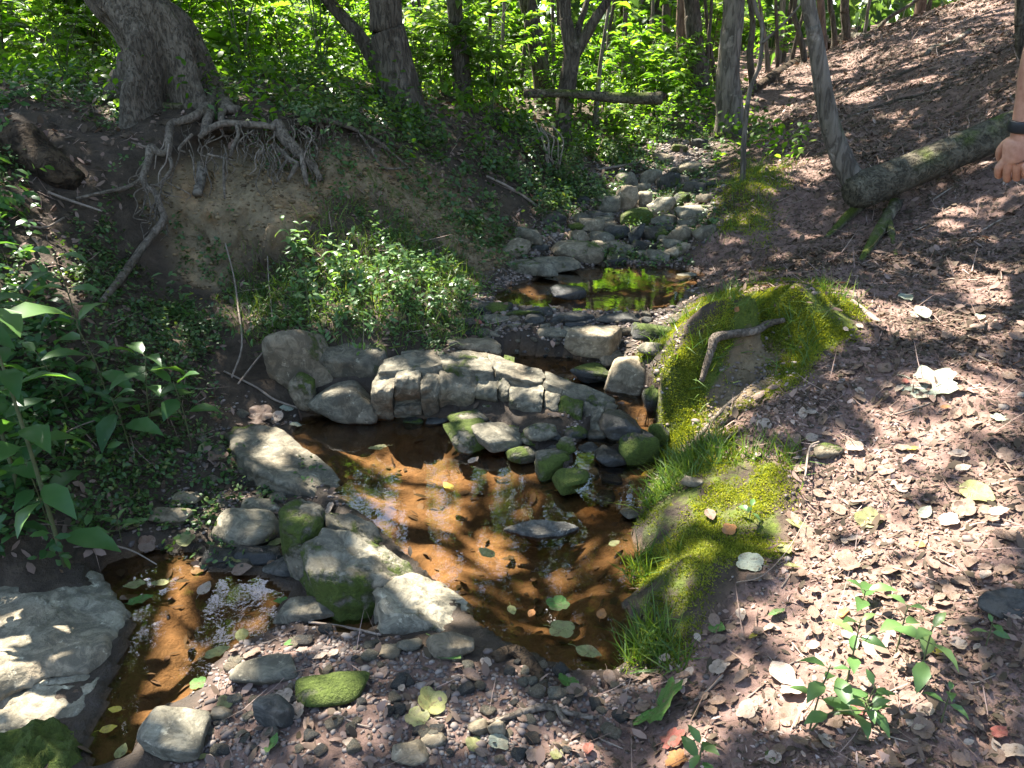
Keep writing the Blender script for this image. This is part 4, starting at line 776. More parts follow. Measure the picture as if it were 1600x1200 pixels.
keep &= CPOS[:, 2] > 3.2 + .12 * np.maximum(0, CPOS[:, 1] - 6)
for tx, ty, tY, tr in [(30,380,2.0,.16),(60,460,2.0,.16),(15,560,2.0,.2),(60,640,2.0,.12),(110,470,2.6,.14),(200,500,2.65,.16),(270,530,2.7,.12),(-40,450,2.2,.25)]:
    tp_ = atY(tx, ty, tY); rel = CPOS - tp_; al = rel @ S_; keep &= ~((np.linalg.norm(rel - al[:, None] * S_, axis=1) < tr) & (al > 0))
CPOS = CPOS[keep]
owners = [T for T in TREES if T['crown']]; ox = np.array([T['pts'][-2][:2] for T in owners])
own = np.argmin(np.hypot(CPOS[:, None, 0] - ox[None, :, 0], CPOS[:, None, 1] - ox[None, :, 1]), 1)
for i, T in enumerate(owners):
    P = CPOS[own == i]
    if len(P) < 30:                                   # a tree outside the shaded patch gets a small crown of its own
        c0 = T['pts'][-1]; P = c0 + cr.normal(size=(500, 3)) * np.array([1.1, 1.1, .9]); P[:, 2] = np.maximum(P[:, 2], 3.6)
    n = len(P); N = rdir(n, .9); D = norm(np.cross(N, rdir(n)) + np.array([0, 0, -.25]))
    part('crown', leaves(P, D, N, rs.uniform(.10, .17, n), rs.uniform(.075, .115, n), 'diamond'), M['canopy'], T['root'], kind='stuff')
    r_ = np.random.RandomState(i); hi = [q for q in T['pts'] if q[2] > 2.6] or [T['pts'][-1]]
    for k in range(5):
        e = P[r_.randint(n)]; s = hi[r_.randint(len(hi))]; s = min(hi, key=lambda q: abs(q[2] - (e[2] - 1.2)))
        mid = (s + e) / 2 + np.array([0, 0, .35]) + r_.normal(size=3) * .15
        part('limb', tube([s, mid, e], [.045, .03, .008], 6, .1, k), T['mat'], T['root'])
# crowns of the far trees hang lower into view; four shared crown meshes
fc = []
for k in range(4):
    n = 900; P = np.random.RandomState(50 + k).normal(size=(n, 3)) * np.array([1.5, 1.5, 1.9]); cl2 = vn3(P * .8, 60 + k) > -.12; P = P[cl2]; n = len(P)
    N = rdir(n, .8); D = norm(np.cross(N, rdir(n)) + np.array([0, 0, -.3])); V, F, r = leaves(P, D, N, rs.uniform(.16, .28, n), rs.uniform(.11, .19, n), 'diamond'); fc.append(mesh('crown', V, F, M['pine'], r))
for i, T in enumerate(FARTREES):
    c = obj('crown', fc[i % 4], T['root'], kind='stuff'); b = T['root'].location; c.location = Vector(T['pts'][5]) - b - Vector((0, 0, oth.uniform(.5, 3.2))); c.rotation_euler = (0, 0, i * 1.7); s = oth.uniform(.9, 1.5); c.scale = (s, s, s * 1.1)
# the wood beyond, one mass of leaves
n = 78000; a = oth.uniform(-1.05, 1.05, n); d = oth.uniform(24, 52, n); P = np.stack([np.sin(a) * d, np.cos(a) * d, oth.uniform(0, 1, n) ** 1.2 * 15], -1); P[:, 2] += H(P[:, 0], P[:, 1])
m = vn3(P * .28, 71) + .5 * vn3(P * .7, 72) > -.02 - .15 * (P[:, 2] < 5); P = P[m]; n = len(P); N = rdir(n, .5); D = norm(np.cross(N, rdir(n)) + np.array([0, 0, -.3]))
V, F, r = leaves(P, D, N, oth.uniform(.35, .7, n), oth.uniform(.25, .5, n), 'diamond')
obj('far_wood', mesh('far_wood', V, F, M['pine'], r), label='distant green wood behind the trunks and shrubs', cat='wood', kind='stuff')
# ------------------------------------------------------------------ fallen trunks and logs
t = empty('fallen_tree', tuple(hit(1345,315)), 'mossy fallen trunk lying up the slope from the leaning young tree', 'fallen tree')
fp = [atY(1328,302,4.72), atY(1350,295,4.74), atY(1420,268,4.78), atY(1500,234,4.8), atY(1570,204,4.82), atY(1680,160,4.85), atY(1820,105,4.9)]
part('stem', tube(fp, [.085,.112,.106,.102,.098,.094,.09], 28, .09, 8, None, 8), M['fallen'], t)
for a_, b_, w_ in [((1345,320),(1290,372),.035),((1400,318),(1345,408),.04),((1385,330),(1400,400),.025)]:
    part('root', tube([hit(*a_, .05), hit((a_[0]+b_[0])/2, (a_[1]+b_[1])/2, .05), hit(*b_, .0)], [w_, w_*.9, w_*.4], 10, .2, 4), M['log'], t)
t = empty('hanging_log', tuple(hit(930,260)), 'short mossy log caught level across the forked tree above the stream', 'log')
part('log', tube([atY(818,146,7.34), atY(870,146,7.34), atY(930,150,7.34), atY(1000,154,7.34), atY(1034,153,7.34)], [.036,.038,.04,.05,.06], 16, .3, 9, None, 8), M['log'], t)
part('broken_end', tube([atY(1022,154,7.33), atY(1036,150,7.32), atY(1040,146,7.32)], [.05,.045,.015], 10, .7, 5), M['rotten'], t)
def logthing(name, label, pts, w, mat, off=.0, seed=1, cat='log', sides=12, rough=.15, group=None):
    P = [hit(px, py, off) for px, py in pts]; dp = [q[1] * CP - (q[2] - CAMZ) * SP for q in P]
    wl = w if isinstance(w, (list, tuple)) else [w] * len(P); R_ = [a_ * b_ / FPX / 2 for a_, b_ in zip(wl, dp)]
    b = np.mean(P, 0); V, F, r = tube(P, R_, sides, rough, seed, None, 6); return obj(name, mesh(name, V - b, F, M[mat], r), None, b, 0, label, cat, group)
logthing('rotten_log', 'crumbling dark rotten log on the leafy slope below the big tree', [(-40,215),(30,235),(80,265),(125,285)], [70,75,60,30], 'rotten', .03, 3, rough=.5, sides=24)
logthing('fallen_log', 'long dark log lying on the hillside skyline', [(1170,150),(1220,112),(1280,80),(1340,50),(1385,25)], [14,16,16,15,12], 'rotten', .05, 4)
logthing('fallen_log', 'broken pale log with a hollow on the upper hillside', [(1255,95),(1290,75),(1325,58),(1355,58)], [10,12,14,10], 'bark_pale', .05, 5, rough=.3)
logthing('fallen_branch', 'crooked pale branch end lying on the upper hillside', [(1447,86),(1458,76),(1490,66),(1515,48)], [8,10,9,7], 'bark_pale', .05, 6)
logthing('fallen_branch', 'long straight dark branch lying down the hillside above the path', [(1240,172),(1290,160),(1340,140),(1390,122),(1440,102)], [5,6,6,5,4], 'bark', .03, 7)
logthing('fallen_branch', 'thin forked dark branch below the long straight one', [(1310,190),(1350,175),(1400,157),(1440,148),(1490,132)], [4,5,5,4,3], 'bark', .03, 8)
logthing('fallen_branch', 'pale twig crossing the thin forked dark branch', [(1405,158),(1420,156),(1455,157)], [2.5,2.5,2], 'twig', .03, 9)
logthing('fallen_log', 'old log in the leaf litter at the foot of the pale barked tree', [(1120,215),(1150,205),(1200,200)], [13,14,10], 'log', .04, 10)
logthing('moss_stick', 'curved bare root lying over the top of the mossy mound', [(1096,596),(1104,570),(1112,545),(1118,528),(1145,522),(1180,517),(1200,506),(1225,500)], [9,12,13,16,13,13,12,8], 'root', .035, 11, cat='root', rough=.2, sides=14)
logthing('stick', 'forked bare stick at the head of the gravel bar', [(760,1130),(800,1118),(850,1105),(880,1112),(930,1122)], [7,10,12,9,7], 'root', .02, 12, cat='stick')
logthing('stick', 'short thick branch stub joining the forked stick on the gravel', [(868,1102),(882,1125),(895,1132)], [9,9,7], 'root', .02, 13, cat='stick')
logthing('drift_log', 'dark waterlogged root lying at the gravel edge of the pool', [(770,1030),(800,1020),(825,1035),(845,1065),(850,1090)], [24,30,32,26,14], 'rotten', .0, 14, cat='log', rough=.4, sides=18)
logthing('stick', 'pale stick across the puddle beside the bedrock rib', [(482,972),(540,980),(595,992)], [4,4.5,4], 'twig', .02, 15, cat='stick')
logthing('stick', 'pale stick standing in the upper pool beside the boulders', [(912,420),(880,390),(858,370)], [4,4,3], 'twig', .04, 16, cat='stick')
logthing('stick', 'long pale stick leaning over the upstream rocks', [(880,360),(850,330),(800,295),(760,275)], [4,4,4,3], 'twig', .06, 17, cat='stick')
logthing('stick', 'thin pale branch lying across the upstream channel', [(935,265),(990,255),(1030,240),(1060,232)], [4,4,3,2], 'twig', .06, 18, cat='stick')
logthing('stick', 'fine straight twig beside the upright upstream stones', [(990,292),(1040,300),(1085,306)], [2.5,2.5,2], 'twig', .06, 19, cat='stick')
# ------------------------------------------------------------------ ground cover, litter, moss, gravel: uncountable, scattered over terrain cells
CELL_N = None
def scatter(weight, n, rng, cells=None):
    """random points on the terrain grid, chance by weight (grid array); cells shrink towards the camera, so density does too"""
    w_ = np.clip(0.25 * (weight[:-1, :-1] + weight[1:, :-1] + weight[:-1, 1:] + weight[1:, 1:]), 0, None)
    if cells is not None: w_ = w_ * cells
    cdf = np.cumsum(w_.ravel()); k = np.searchsorted(cdf, rng.rand(n) * cdf[-1]); j, i = np.divmod(k, nx - 1)
    j = np.clip(j, 0, ny - 2); u, v = rng.rand(n), rng.rand(n)
    x = gx[i] + (gx[i + 1] - gx[i]) * u; y = gy[j] + (gy[j + 1] - gy[j]) * v; z = H(x, y)
    hx = (GZ[j, i + 1] - GZ[j, i]) / (gx[i + 1] - gx[i]); hy = (GZ[j + 1, i] - GZ[j, i]) / (gy[j + 1] - gy[j])
    return np.stack([x, y, z], -1), norm(np.stack([-hx, -hy, np.ones(n)], -1))
CA = np.outer(np.diff(gy), np.diff(gx)); CD = np.hypot(0.5 * (GX[1:, 1:] + GX[:-1, :-1]), 0.5 * (GY[1:, 1:] + GY[:-1, :-1]))
INV = (PX > -120) & (PX < 1720) & (PY > -150) & (PY < 1300) & (GY > 0.4) & (GY < 16)
DRY = 1 - np.clip(poolw(0.02), 0, 1)
def stuff(name, geo, mat, label, cat): V, F, r = geo; return obj(name, mesh(name, V, F, mat, r), None, None, 0, label, cat, None, 'stuff')
g6 = np.random.RandomState(66)
# leaf litter on the right bank and hillside
hill = np.clip(np.maximum(W_['litter'], far_right * (GY > .3)) * (1 - .8 * W_['mound'] * (1 - .8 * W_['hollow'])) * (1 - .55 * W_['mound_near']) * (1 - .8 * W_['mound_far']) * (1 - .8 * W_['stream']), 0, 1) * INV * DRY
lit1 = []
for n, s0, s1, cw, lift in [(125000, .007, .020, CA ** .5, .004), (34000, .014, .034, CA ** .7, .008), (8000, .026, .055, CA ** .85, .014)]:
    P, N = scatter(hill * np.clip(.5 + 1.3 * vn2(GX * 3, GY * 3, 81) + .5 * vn2(GX * 9, GY * 9, 82), .3, 2), n, g6, cw); dd = np.hypot(P[:, 0], P[:, 1]); N = norm(N + g6.normal(size=(n, 3)) * .33); D = norm(np.cross(N, rdir(n)))
    L = g6.uniform(s0, s1, n) * (0.85 + .075 * dd); lit1.append(leaves(P + N * (lift * g6.rand(n))[:, None] - D * (L / 2)[:, None], D, N, L, L * g6.uniform(.2, .62, n), 'small' if s1 > .03 else 'diamond', g6.uniform(-.5, .6, n), np.clip(g6.rand(n) ** 1.4 * (.85 + .7 * vn2(P[:, 0] * 1.7, P[:, 1] * 1.7, 87) + .5 * vn2(P[:, 0] * 5, P[:, 1] * 5, 88)), 0, 1)))
stuff('leaf_litter', merge(lit1), M['litter'], 'brown and pinkish leaf litter and bark crumbs covering the bank and hillside', 'leaf litter')
other = np.clip(np.maximum.reduce([W_['slope'], W_['upper'], .8 * W_['bench'], .5 * W_['shore'], .8 * W_['gravel'], .35 * W_['face'], .5 * W_['stream'], (GX < 1.5) * (GY > 4.6) * .7]), 0, 1) * INV * DRY * (1 - .7 * W_['clay'])
n = 30000; P, N = scatter(other, n, g6, CA ** .6); dd = np.hypot(P[:, 0], P[:, 1]); N = norm(N + g6.normal(size=(n, 3)) * .45); D = norm(np.cross(N, rdir(n))); L = g6.uniform(.012, .045, n) * (.8 + .1 * dd)
stuff('dead_leaves', leaves(P + N * .004, D, N, L, L * g6.uniform(.3, .7, n), 'small', g6.uniform(-.4, .6, n), g6.rand(n) * .85), M['litter'], 'dark dead leaves scattered under the plants of the left bank and shore', 'leaf litter')
n = 420; P, N = scatter((1 - DRY) * INV, n, g6, CA ** .6); N = norm(N + g6.normal(size=(n, 3)) * .15); D = norm(np.cross(N, rdir(n))); L = g6.uniform(.02, .06, n)
stuff('sunken_leaves', leaves(P + N * .004, D, N, L, L * g6.uniform(.1, .6, n), 'small', g6.uniform(-.1, .3, n), g6.rand(n) * .5), M['litter'], 'dark sunken leaves and sticks on the beds of the pools', 'leaf litter')
# gravel
V0, F0 = rock_shape(1, .85, .6, 77, 1, 10, 5, .05); n = 15000
wgt = np.clip(W_['gravel'] + .35 * W_['shore'] + .5 * W_['stream'] + .07 * W_['litter'] * (GY < 3) + .4 * W_['hollow'], 0, 1) * INV * (DRY + .12); P, N = scatter(wgt * (.6 + vn2(GX * 6, GY * 6, 83)), n, g6, CA ** .7)
S = g6.uniform(.004, .016, n) * (1 + .8 * (g6.rand(n) < .08)) * (.8 + .2 * P[:, 1]); an = g6.rand(n) * 6.28; ca, sa = np.cos(an)[:, None], np.sin(an)[:, None]
st = g6.uniform(.7, 1.3, (n, 3)); Vx = V0[None] * st[:, None] * S[:, None, None]; X = Vx[..., 0] * ca - Vx[..., 1] * sa; Yy = Vx[..., 0] * sa + Vx[..., 1] * ca
V = np.stack([X, Yy, Vx[..., 2]], -1) + (P + np.array([0, 0, .001]))[:, None]; F = (F0[None] + (np.arange(n) * len(V0))[:, None, None]).reshape(-1, 3)
stuff('gravel', (V.reshape(-1, 3), F, np.repeat(g6.rand(n), len(V0))), M['pebble'], 'small brown and grey gravel of the stream bar', 'gravel')
n = 5200; P, N = scatter(np.clip(W_['clay'] + .8 * W_['face'] + .3 * W_['hollow'], 0, 1) * INV, n, g6, CA ** .6); S = g6.uniform(.004, .018, n) * (1 + 1.4 * (g6.rand(n) < .06)); st = g6.uniform(.6, 1.4, (n, 3))
V = V0[None] * st[:, None] * S[:, None, None] + (P + N * .002)[:, None]; F = (F0[None] + (np.arange(n) * len(V0))[:, None, None]).reshape(-1, 3); cw_ = np.interp(P[:, 1], gy, np.arange(ny)); ii = np.clip(np.searchsorted(gx, P[:, 0]), 0, nx - 1); jj = np.clip(np.round(cw_).astype(int), 0, ny - 1); V[..., 1] += (.2 * notch + crumb * (GY > 3.6))[jj, ii][:, None]
stuff('clay_clods', (V.reshape(-1, 3), F, np.repeat(g6.rand(n), len(V0))), M['clod'], 'crumbling clods of clay on the eroded bank face', 'clay')
# leafy ground cover: short sprigs with pairs of leaflets
def sprigs(P, N, hgt, nl, ll, wide=.6, kind='small', spread=.6):
    out = []; n = len(P); up = norm(N * .5 + np.array([0, 0, .8]) + g6.normal(size=(n, 3)) * spread)
    for k in range(nl):
        f = (k + 1) / nl; a = g6.rand(n) * 6.28 if kind != 'pair' else None
        side = norm(np.cross(up, rdir(n))); D = norm(side + up * g6.uniform(-.1, .5, n)[:, None]); Nn = norm(up + g6.normal(size=(n, 3)) * .35)
        L = ll * g6.uniform(.6, 1.25, n); out.append(leaves(P + up * (hgt * f)[:, None] + D * (.2 * L)[:, None], D, Nn, L, L * wide, kind, g6.uniform(-.25, .1, n)))
    return out
def cover(wt, n, h0, h1, nl, ll, mat, name, label, kind='small', wide=.6, pw=.62, seed=0):
    P, N = scatter(wt, n, g6, CA ** pw); dd = np.hypot(P[:, 0], P[:, 1]); hgt = g6.uniform(h0, h1, n) * (.6 + .8 * np.clip(vn2(P[:, 0] * 2, P[:, 1] * 2, 90) + .5, 0, 1))
    return stuff(name, merge(sprigs(P, N, hgt, nl, ll * (.75 + .09 * dd), wide, kind)), M[mat], label, 'ground cover')
pat = lambda s, f=2.2, b=.1: np.clip(vn2(GX * f, GY * f, s) * 2.6 + .55 + b, 0, 1)
cover(W_['slope'] * pat(91, 2.6, -.02) * INV, 3000, .01, .09, 5, .022, 'cover', 'ground_cover', 'tangle of low dark green plants over the left slope', wide=.55)
cover(W_['bench'] * pat(92, 3.6, -.3) * INV, 850, .006, .045, 6, .02, 'cover', 'ground_cover', 'pale green leafy ground cover on the sunny bench behind the boulders', wide=.5)
cover(W_['bench'] * pat(192, 4, -.4) * INV, 230, .04, .12, 8, .034, 'seedling', 'ground_cover', 'airy pale herbs standing over the sunny bench', wide=.42)
cover(W_['slope'] * pat(191, 3, -.3) * INV, 420, .06, .22, 8, .045, 'bluish', 'ground_cover', 'taller dark leafy weeds standing in the left slope tangle', wide=.5)
cover(W_['crest'] * pat(193, 3, .1) * INV, 900, .02, .16, 6, .03, 'cover', 'ground_cover', 'green seedlings growing round the foot of the leaning tree', wide=.55)
cover(np.clip(W_['upper'] + .4 * W_['face'], 0, 1) * pat(93, 2.4, -.05) * INV, 3000, .03, .2, 6, .03, 'cover', 'ground_cover', 'ivy like green growth along the crest of the eroded bank', wide=.6)
flat = ((GX < 1.6 + .12 * GY) & (GY > 4.7) & (GY < 14)) * INV * (1 - W_['stream']) * (1 - .95 * W_['clay']) * (1 - .9 * W_['face']) * np.clip((PY < 260) * 1.0, 0, 1)
cover(flat, 3600, .05, .4, 6, .045, 'shrub', 'ground_cover', 'bright green knee high growth on the flat behind the bank', pw=.7)
cover(np.clip(.75 * W_['clay'] + .5 * W_['stream'] * (PY < 420) + .3 * W_['shore'], 0, 1) * pat(94, 3, -.25) * INV * DRY, 1500, .01, .08, 5, .022, 'cover', 'ground_cover', 'sparse small seedlings on the bare clay and between stones')
# moss on the mounds, real tufts
mm = np.clip(np.maximum.reduce([W_['mound'], W_['mound_near'] * .45, W_['mound_far'] * .12]), 0, 1) * INV * DRY * (1 - .93 * W_['hollow']) * np.clip(.62 + 2.2 * vn2(GX * 7, GY * 7, 95) + 1.5 * vn2(GX * 19, GY * 19, 96), 0.01, 1)
n = 120000; P, N = scatter(mm, n, g6, CA ** .55); D = norm(N + g6.normal(size=(n, 3)) * .8 + np.array([0, 0, .15])); L = g6.uniform(.005, .0135, n) * (.65 + .17 * P[:, 1])
stuff('mound_moss', leaves(P - D * .002, D, norm(np.cross(D, rdir(n))), L, L * .5, 'tuft', None, np.clip(.5 + 1.0 * vn2(P[:, 0] * 9, P[:, 1] * 9, 97) + .35 * g6.normal(size=n), 0, 1)), M['moss'], 'yellow green moss carpet on the stream bank mounds', 'moss')
# grass blades on the near bank and mound tops
gw = (1 - W_['hollow']) * np.clip(W_['mound_near'] * np.clip(.16 + 2.6 * vn2(GX * 6, GY * 6, 98), 0, 1) + .2 * W_['mound'] * np.clip(.1 + 2.0 * vn2(GX * 5, GY * 5, 99), 0, 1) + .06 * W_['mound_far'] + .10 * W_['bench'], 0, 1) * INV * DRY
n = 6000; P, N = scatter(gw, n, g6, CA ** .6); D = norm(N * .5 + np.array([0, 0, .6]) + g6.normal(size=(n, 3)) * .5); L = g6.uniform(.03, .12, n)
stuff('grass', leaves(P - D * .004, D, norm(np.cross(D, rdir(n))), L, .0042, 'blade', -g6.uniform(.2, .9, n)), M['grass'], 'thin bright grass tufts on the near bank and mound tops', 'grass')
# fine dead twigs, roots and straws over the litter and the left slope
tw = []
P, N = scatter(np.clip(hill + .8 * W_['slope'] + .5 * W_['bench'] + .4 * W_['gravel'] + .5 * W_['upper'], 0, 1) * INV * DRY, 2600, g6, CA ** .6); D = norm(np.cross(N, rdir(len(P))) + N * g6.uniform(-.05, .35, len(P))[:, None]); L = g6.uniform(.04, .2, len(P)) * (.8 + .1 * P[:, 1])
tw = leaves(P + N * .006, D, norm(N + rdir(len(P)) * .3), L, .0025 * (.7 + .25 * P[:, 1]), 'blade', g6.uniform(-.3, .3, len(P)), .5 + .5 * g6.rand(len(P)))
stuff('fine_twigs', tw, M['litter'], 'fine dry twigs and straws lying over the ground', 'twigs')
# ------------------------------------------------------------------ shrubs on the flat behind the bank
def shrub_mesh(seed, hgt, nst, nlf, ll, mat, wide=.5, kind='ovate', droop=-.2):
    r = np.random.RandomState(seed); st = []; lp = []; ld = []; ln = []
    for s in range(nst):
        a = r.uniform(0, 6.28); sp = r.uniform(.05, .45) * hgt; h = hgt * r.uniform(.65, 1.0)
        p = [np.array([0, 0, -.05]), np.array([math.cos(a) * sp * .25, math.sin(a) * sp * .25, h * .4]), np.array([math.cos(a) * sp * .65, math.sin(a) * sp * .65, h * .75]), np.array([math.cos(a) * sp, math.sin(a) * sp, h])]
        st.append(tube(p, [.009 * hgt, .007 * hgt, .005 * hgt, .002 * hgt], 5)); q, _ = smooth_path(p, [1] * 4, 6)
        nb = max(3, nlf // (nst * 9))
        for b in range(nb):
            c = q[r.randint(4, len(q))]; ba = r.uniform(0, 6.28); bl = r.uniform(.12, .34) * hgt; bd = np.array([math.cos(ba), math.sin(ba), r.uniform(.05, .7)])
            st.append(tube([c, c + bd * bl * .5, c + bd * bl], [.003 * hgt, .0025 * hgt, .0012 * hgt], 4, k=2))
            for k in range(9):
                f = .15 + .85 * (k + r.rand()) / 9; sd_ = 1 if k % 2 else -1; side = np.array([-bd[1], bd[0], 0]) * sd_
                lp.append(c + bd * bl * f); ld.append(side * .8 + bd * .55 + np.array([0, 0, r.uniform(-.35, .25)])); ln.append(np.array([r.normal() * .3, r.normal() * .3, 1.0]))
    lp, ld, ln = np.array(lp), np.array(ld), np.array(ln); n = len(lp); L = ll * r.uniform(.6, 1.2, n)
    V, F, rn = leaves(lp, ld, ln, L, L * wide, kind, r.uniform(droop - .2, droop + .25, n), r.rand(n)); sv, sf, sr = merge(st)
    return mesh('foliage', V, F, M[mat], rn), mesh('stem', sv, sf, M['stem'], sr)
SH = [shrub_mesh(200 + k, 1.0, 5, [230, 300, 200, 260, 340, 180][k], [.15, .11, .17, .13, .10, .19][k], 'shrub' if k % 3 else 'shrub2', .5) for k in range(6)]
sr_ = np.random.RandomState(31); spots = []
def put_shrub(x, y, s, k, label, group):
    z = float(H(x, y)); o = empty('shrub', (x, y, z), label, 'shrub', group); o.rotation_euler = (0, 0, sr_.uniform(0, 6.28)); o.scale = (s * sr_.uniform(.85, 1.15),) * 2 + (s,)
    obj('foliage', SH[k][0], o); obj('stem', SH[k][1], o)
cnt = 0; tpx = [(255,5.0),(620,6.05)]
while cnt < 62:                                    # sunlit flat left of the stream
    x, y = sr_.uniform(-6.5, .9), sr_.uniform(5.5, 10.5)
    px, py, dp = proj(np.array([[x, y, float(H(x, y))]])); px = px[0]; py = py[0]
    if px < -150 or px > 880: continue
    if any(abs(px - a) < 80 and y < d + .3 for a, d in tpx): continue
    s = sr_.uniform(.5, 1.0) * (.6 + .09 * y) * (1.0 if px < 560 else .75)
    if y < 6.2: s = min(s, .55)
    if px > 680 and y < 7: continue
    put_shrub(x, y, s, sr_.randint(6), 'bright green broad leaved shrub on the sunny flat behind the eroded bank', 'shrubs on the flat behind the bank'); cnt += 1
cnt = 0
while cnt < 90:                                    # deeper wood
    y = sr_.uniform(10.5, 24); x = sr_.uniform(-.75, .45) * y
    if x > 1.6 + (y - 9) * .35 and sr_.rand() < .8: continue
    if x > .3 and sr_.rand() < .5: continue
    put_shrub(x, y, sr_.uniform(1.0, 1.9) * (.7 + .02 * y), sr_.randint(6), 'green shrub deep in the wood between the distant trunks', 'shrubs deep in the wood'); cnt += 1
for (px, py, Y, s) in [(985,200,9.2,.8),(1020,215,8.9,.75),(1060,205,9.6,.9),(940,205,9.0,.7),(1000,170,10.2,1.1),(1045,175,10.8,1.2),(905,190,8.8,.7),(960,240,8.0,.5),(1030,240,8.2,.5)]:
    P = atY(px, py, Y); put_shrub(P[0], Y, s, sr_.randint(6), 'yellow green shrub overhanging the stream beyond the hanging log', 'shrubs over the upper stream')
# ------------------------------------------------------------------ single plants in the foreground
def herb(name, px, py, label, h, pairs, ll, mat, off=0.0, lean=(0, 0), seed=0, wide=.5, group=None, stems=1, Y=None, upl=.25):
    B = hit(px, py, off) if Y is None else np.array([*atY(px, py, Y)[:2], 0]); B[2] = float(H(B[0], B[1])); r = np.random.RandomState(seed + 400)
    o = empty(name, tuple(B), label, 'plant', group); st = []; lp, ld, ln, LL = [], [], [], []
    for s in range(stems):
        a = r.uniform(0, 6.28); e = np.array([lean[0] + (r.normal() * .25 * h if stems > 1 else 0), lean[1] + (r.normal() * .2 * h if stems > 1 else 0), h * (1 if s == 0 else r.uniform(.55, .95))])
        p = [np.array([0, 0, -.01]), e * np.array([.3, .3, .5]), e]; q, _ = smooth_path(p, [1, 1, 1], 8); st.append(tube(p, [.006 * h + .0014, .0045 * h + .001, .0015], 5))
        for k in range(pairs):
            f = (.3 if pairs < 7 else .08) + (.7 if pairs < 7 else .92) * (k + 1) / pairs; c = q[int(f * (len(q) - 1))]; a += 1.57 + r.normal() * .25
            for sd_ in (0, math.pi):
                d = np.array([math.cos(a + sd_), math.sin(a + sd_), upl + r.uniform(-.3, .3) + (.5 if k == pairs - 1 else 0)]); d /= np.linalg.norm(d); pl = .12 * ll
                st.append(tube([c, c + d * pl], [.0014, .001], 4, k=2)); lp.append(c + d * pl); ld.append(d + np.array([0, 0, -.12])); ln.append(np.array([r.normal() * .2, r.normal() * .2, 1.0])); LL.append(ll * r.uniform(.65, 1.1) * (.75 if k == pairs - 1 else 1))
    n = len(lp); LL = np.array(LL)
    V, F, rn = leaves(np.array(lp), np.array(ld), np.array(ln), LL, LL * wide, 'ovate', r.uniform(-.35, .05, n), r.rand(n)); tl = len(V) // n
    for k in range(n): 
        m_ = mesh('leaf', V[k * tl:(k + 1) * tl], F[:len(F) // n], M[mat], rn[k * tl:(k + 1) * tl]); obj('leaf', m_, o)
    sv, sf, s2 = merge(st); obj('stem', mesh('stem', sv, sf, M['stem'], s2), o); return o
for i, (px, py, Y, h, pr, ll, lx, wd, lb) in enumerate([(70,770,2.0,1.0,10,.19,.0,.5,'tall broad leaved plant with overlapping green leaves beside the rotten log slope'),(10,700,2.15,.95,10,.19,.03,.5,'leafy broad leaved plant rising behind the tall one on the slope'),(70,800,2.1,.26,4,.12,.02,.5,'short broad leaved plant at the foot of the tall one'),(-50,620,2.4,1.0,9,.2,.05,.5,'broad leaved plant half hidden at the back of the tall leafy ones'),
 (165,600,2.72,.36,4,.17,-.03,.42,'broad leaved plant with bluish green leaves spreading over the slope'),(225,615,2.7,.34,4,.17,.06,.45,'broad leaved plant with drooping leaves next to the spreading one'),(285,620,2.75,.30,3,.155,.0,.62,'broad leaved plant with rounded leaves nearest the stone wall'),(130,540,2.95,.36,4,.15,.0,.45,'broad leaved plant half hidden behind the spreading one'),(190,640,2.55,.26,3,.14,.0,.5,'low broad leaved plant under the spreading one'),(110,650,2.6,.28,4,.13,-.03,.5,'broad leaved plant between the tall one and the spreading one')]):
    herb('broadleaf_plant', px, py, lb, h, pr, ll, 'bluish', Y=Y, lean=(lx, -.05), seed=i + 1, wide=wd, upl=.2 if i < 7 else .05)
herb('seedling', 190, 845, 'pale green rosette seedling at the edge of the lower pool', .08, 3, .085, 'seedling', seed=8, upl=.5, wide=.36)
herb('seedling', 140, 850, 'single leaved seedling beside the pale green rosette', .06, 2, .07, 'seedling', seed=9, upl=.5)
herb('young_plant', 487, 530, 'upright pale leaved plant standing on the bench above the boulders', .30, 6, .09, 'seedling', Y=3.5, seed=10, wide=.42)
herb('young_plant', 540, 440, 'sunlit white green plant on the bench below the clay face', .22, 5, .075, 'seedling', seed=11, stems=3)
herb('young_plant', 470, 420, 'bushy pale plant at the foot of the clay face', .24, 5, .07, 'seedling', seed=12, stems=4)
herb('young_plant', 630, 470, 'low leafy clump in the middle of the bench', .16, 4, .065, 'seedling', seed=13, stems=4)
herb('young_plant', 690, 500, 'low leafy clump at the stream end of the bench', .15, 4, .06, 'seedling', seed=14, stems=4)
for i, (px, py, h, pr, ll, lb) in enumerate([(1265,1140,.17,3,.085,'seedling with pointed leaves in sunlit litter beside the lobed leaf'),(1320,1080,.2,3,.085,'taller seedling with toothed leaves in the sunlit litter'),(1430,1080,.17,3,.09,'seedling with spreading bluish leaves in the sunlit litter'),(1345,1130,.12,3,.075,'pale yellow green seedling among the other seedlings'),(1400,1020,.13,2,.08,'seedling with a single upright pair of leaves in the litter'),(1345,955,.06,2,.10,'ground hugging seedling with long narrow green leaves'),(1540,1010,.06,2,.05,'tiny seedling at the edge of shade in the litter'),(1090,1215,.09,3,.075,'pale seedling by the red fallen leaf'),(1470,1130,.08,2,.06,'small seedling at the shadow edge'),(1170,815,.05,2,.055,'small blue green seedling on the grassy near bank')]):
    herb('seedling', px, py, lb, h, pr, ll * .78, 'seedling', seed=30 + i, wide=.5, stems=2 if i in (0, 3) else 1)
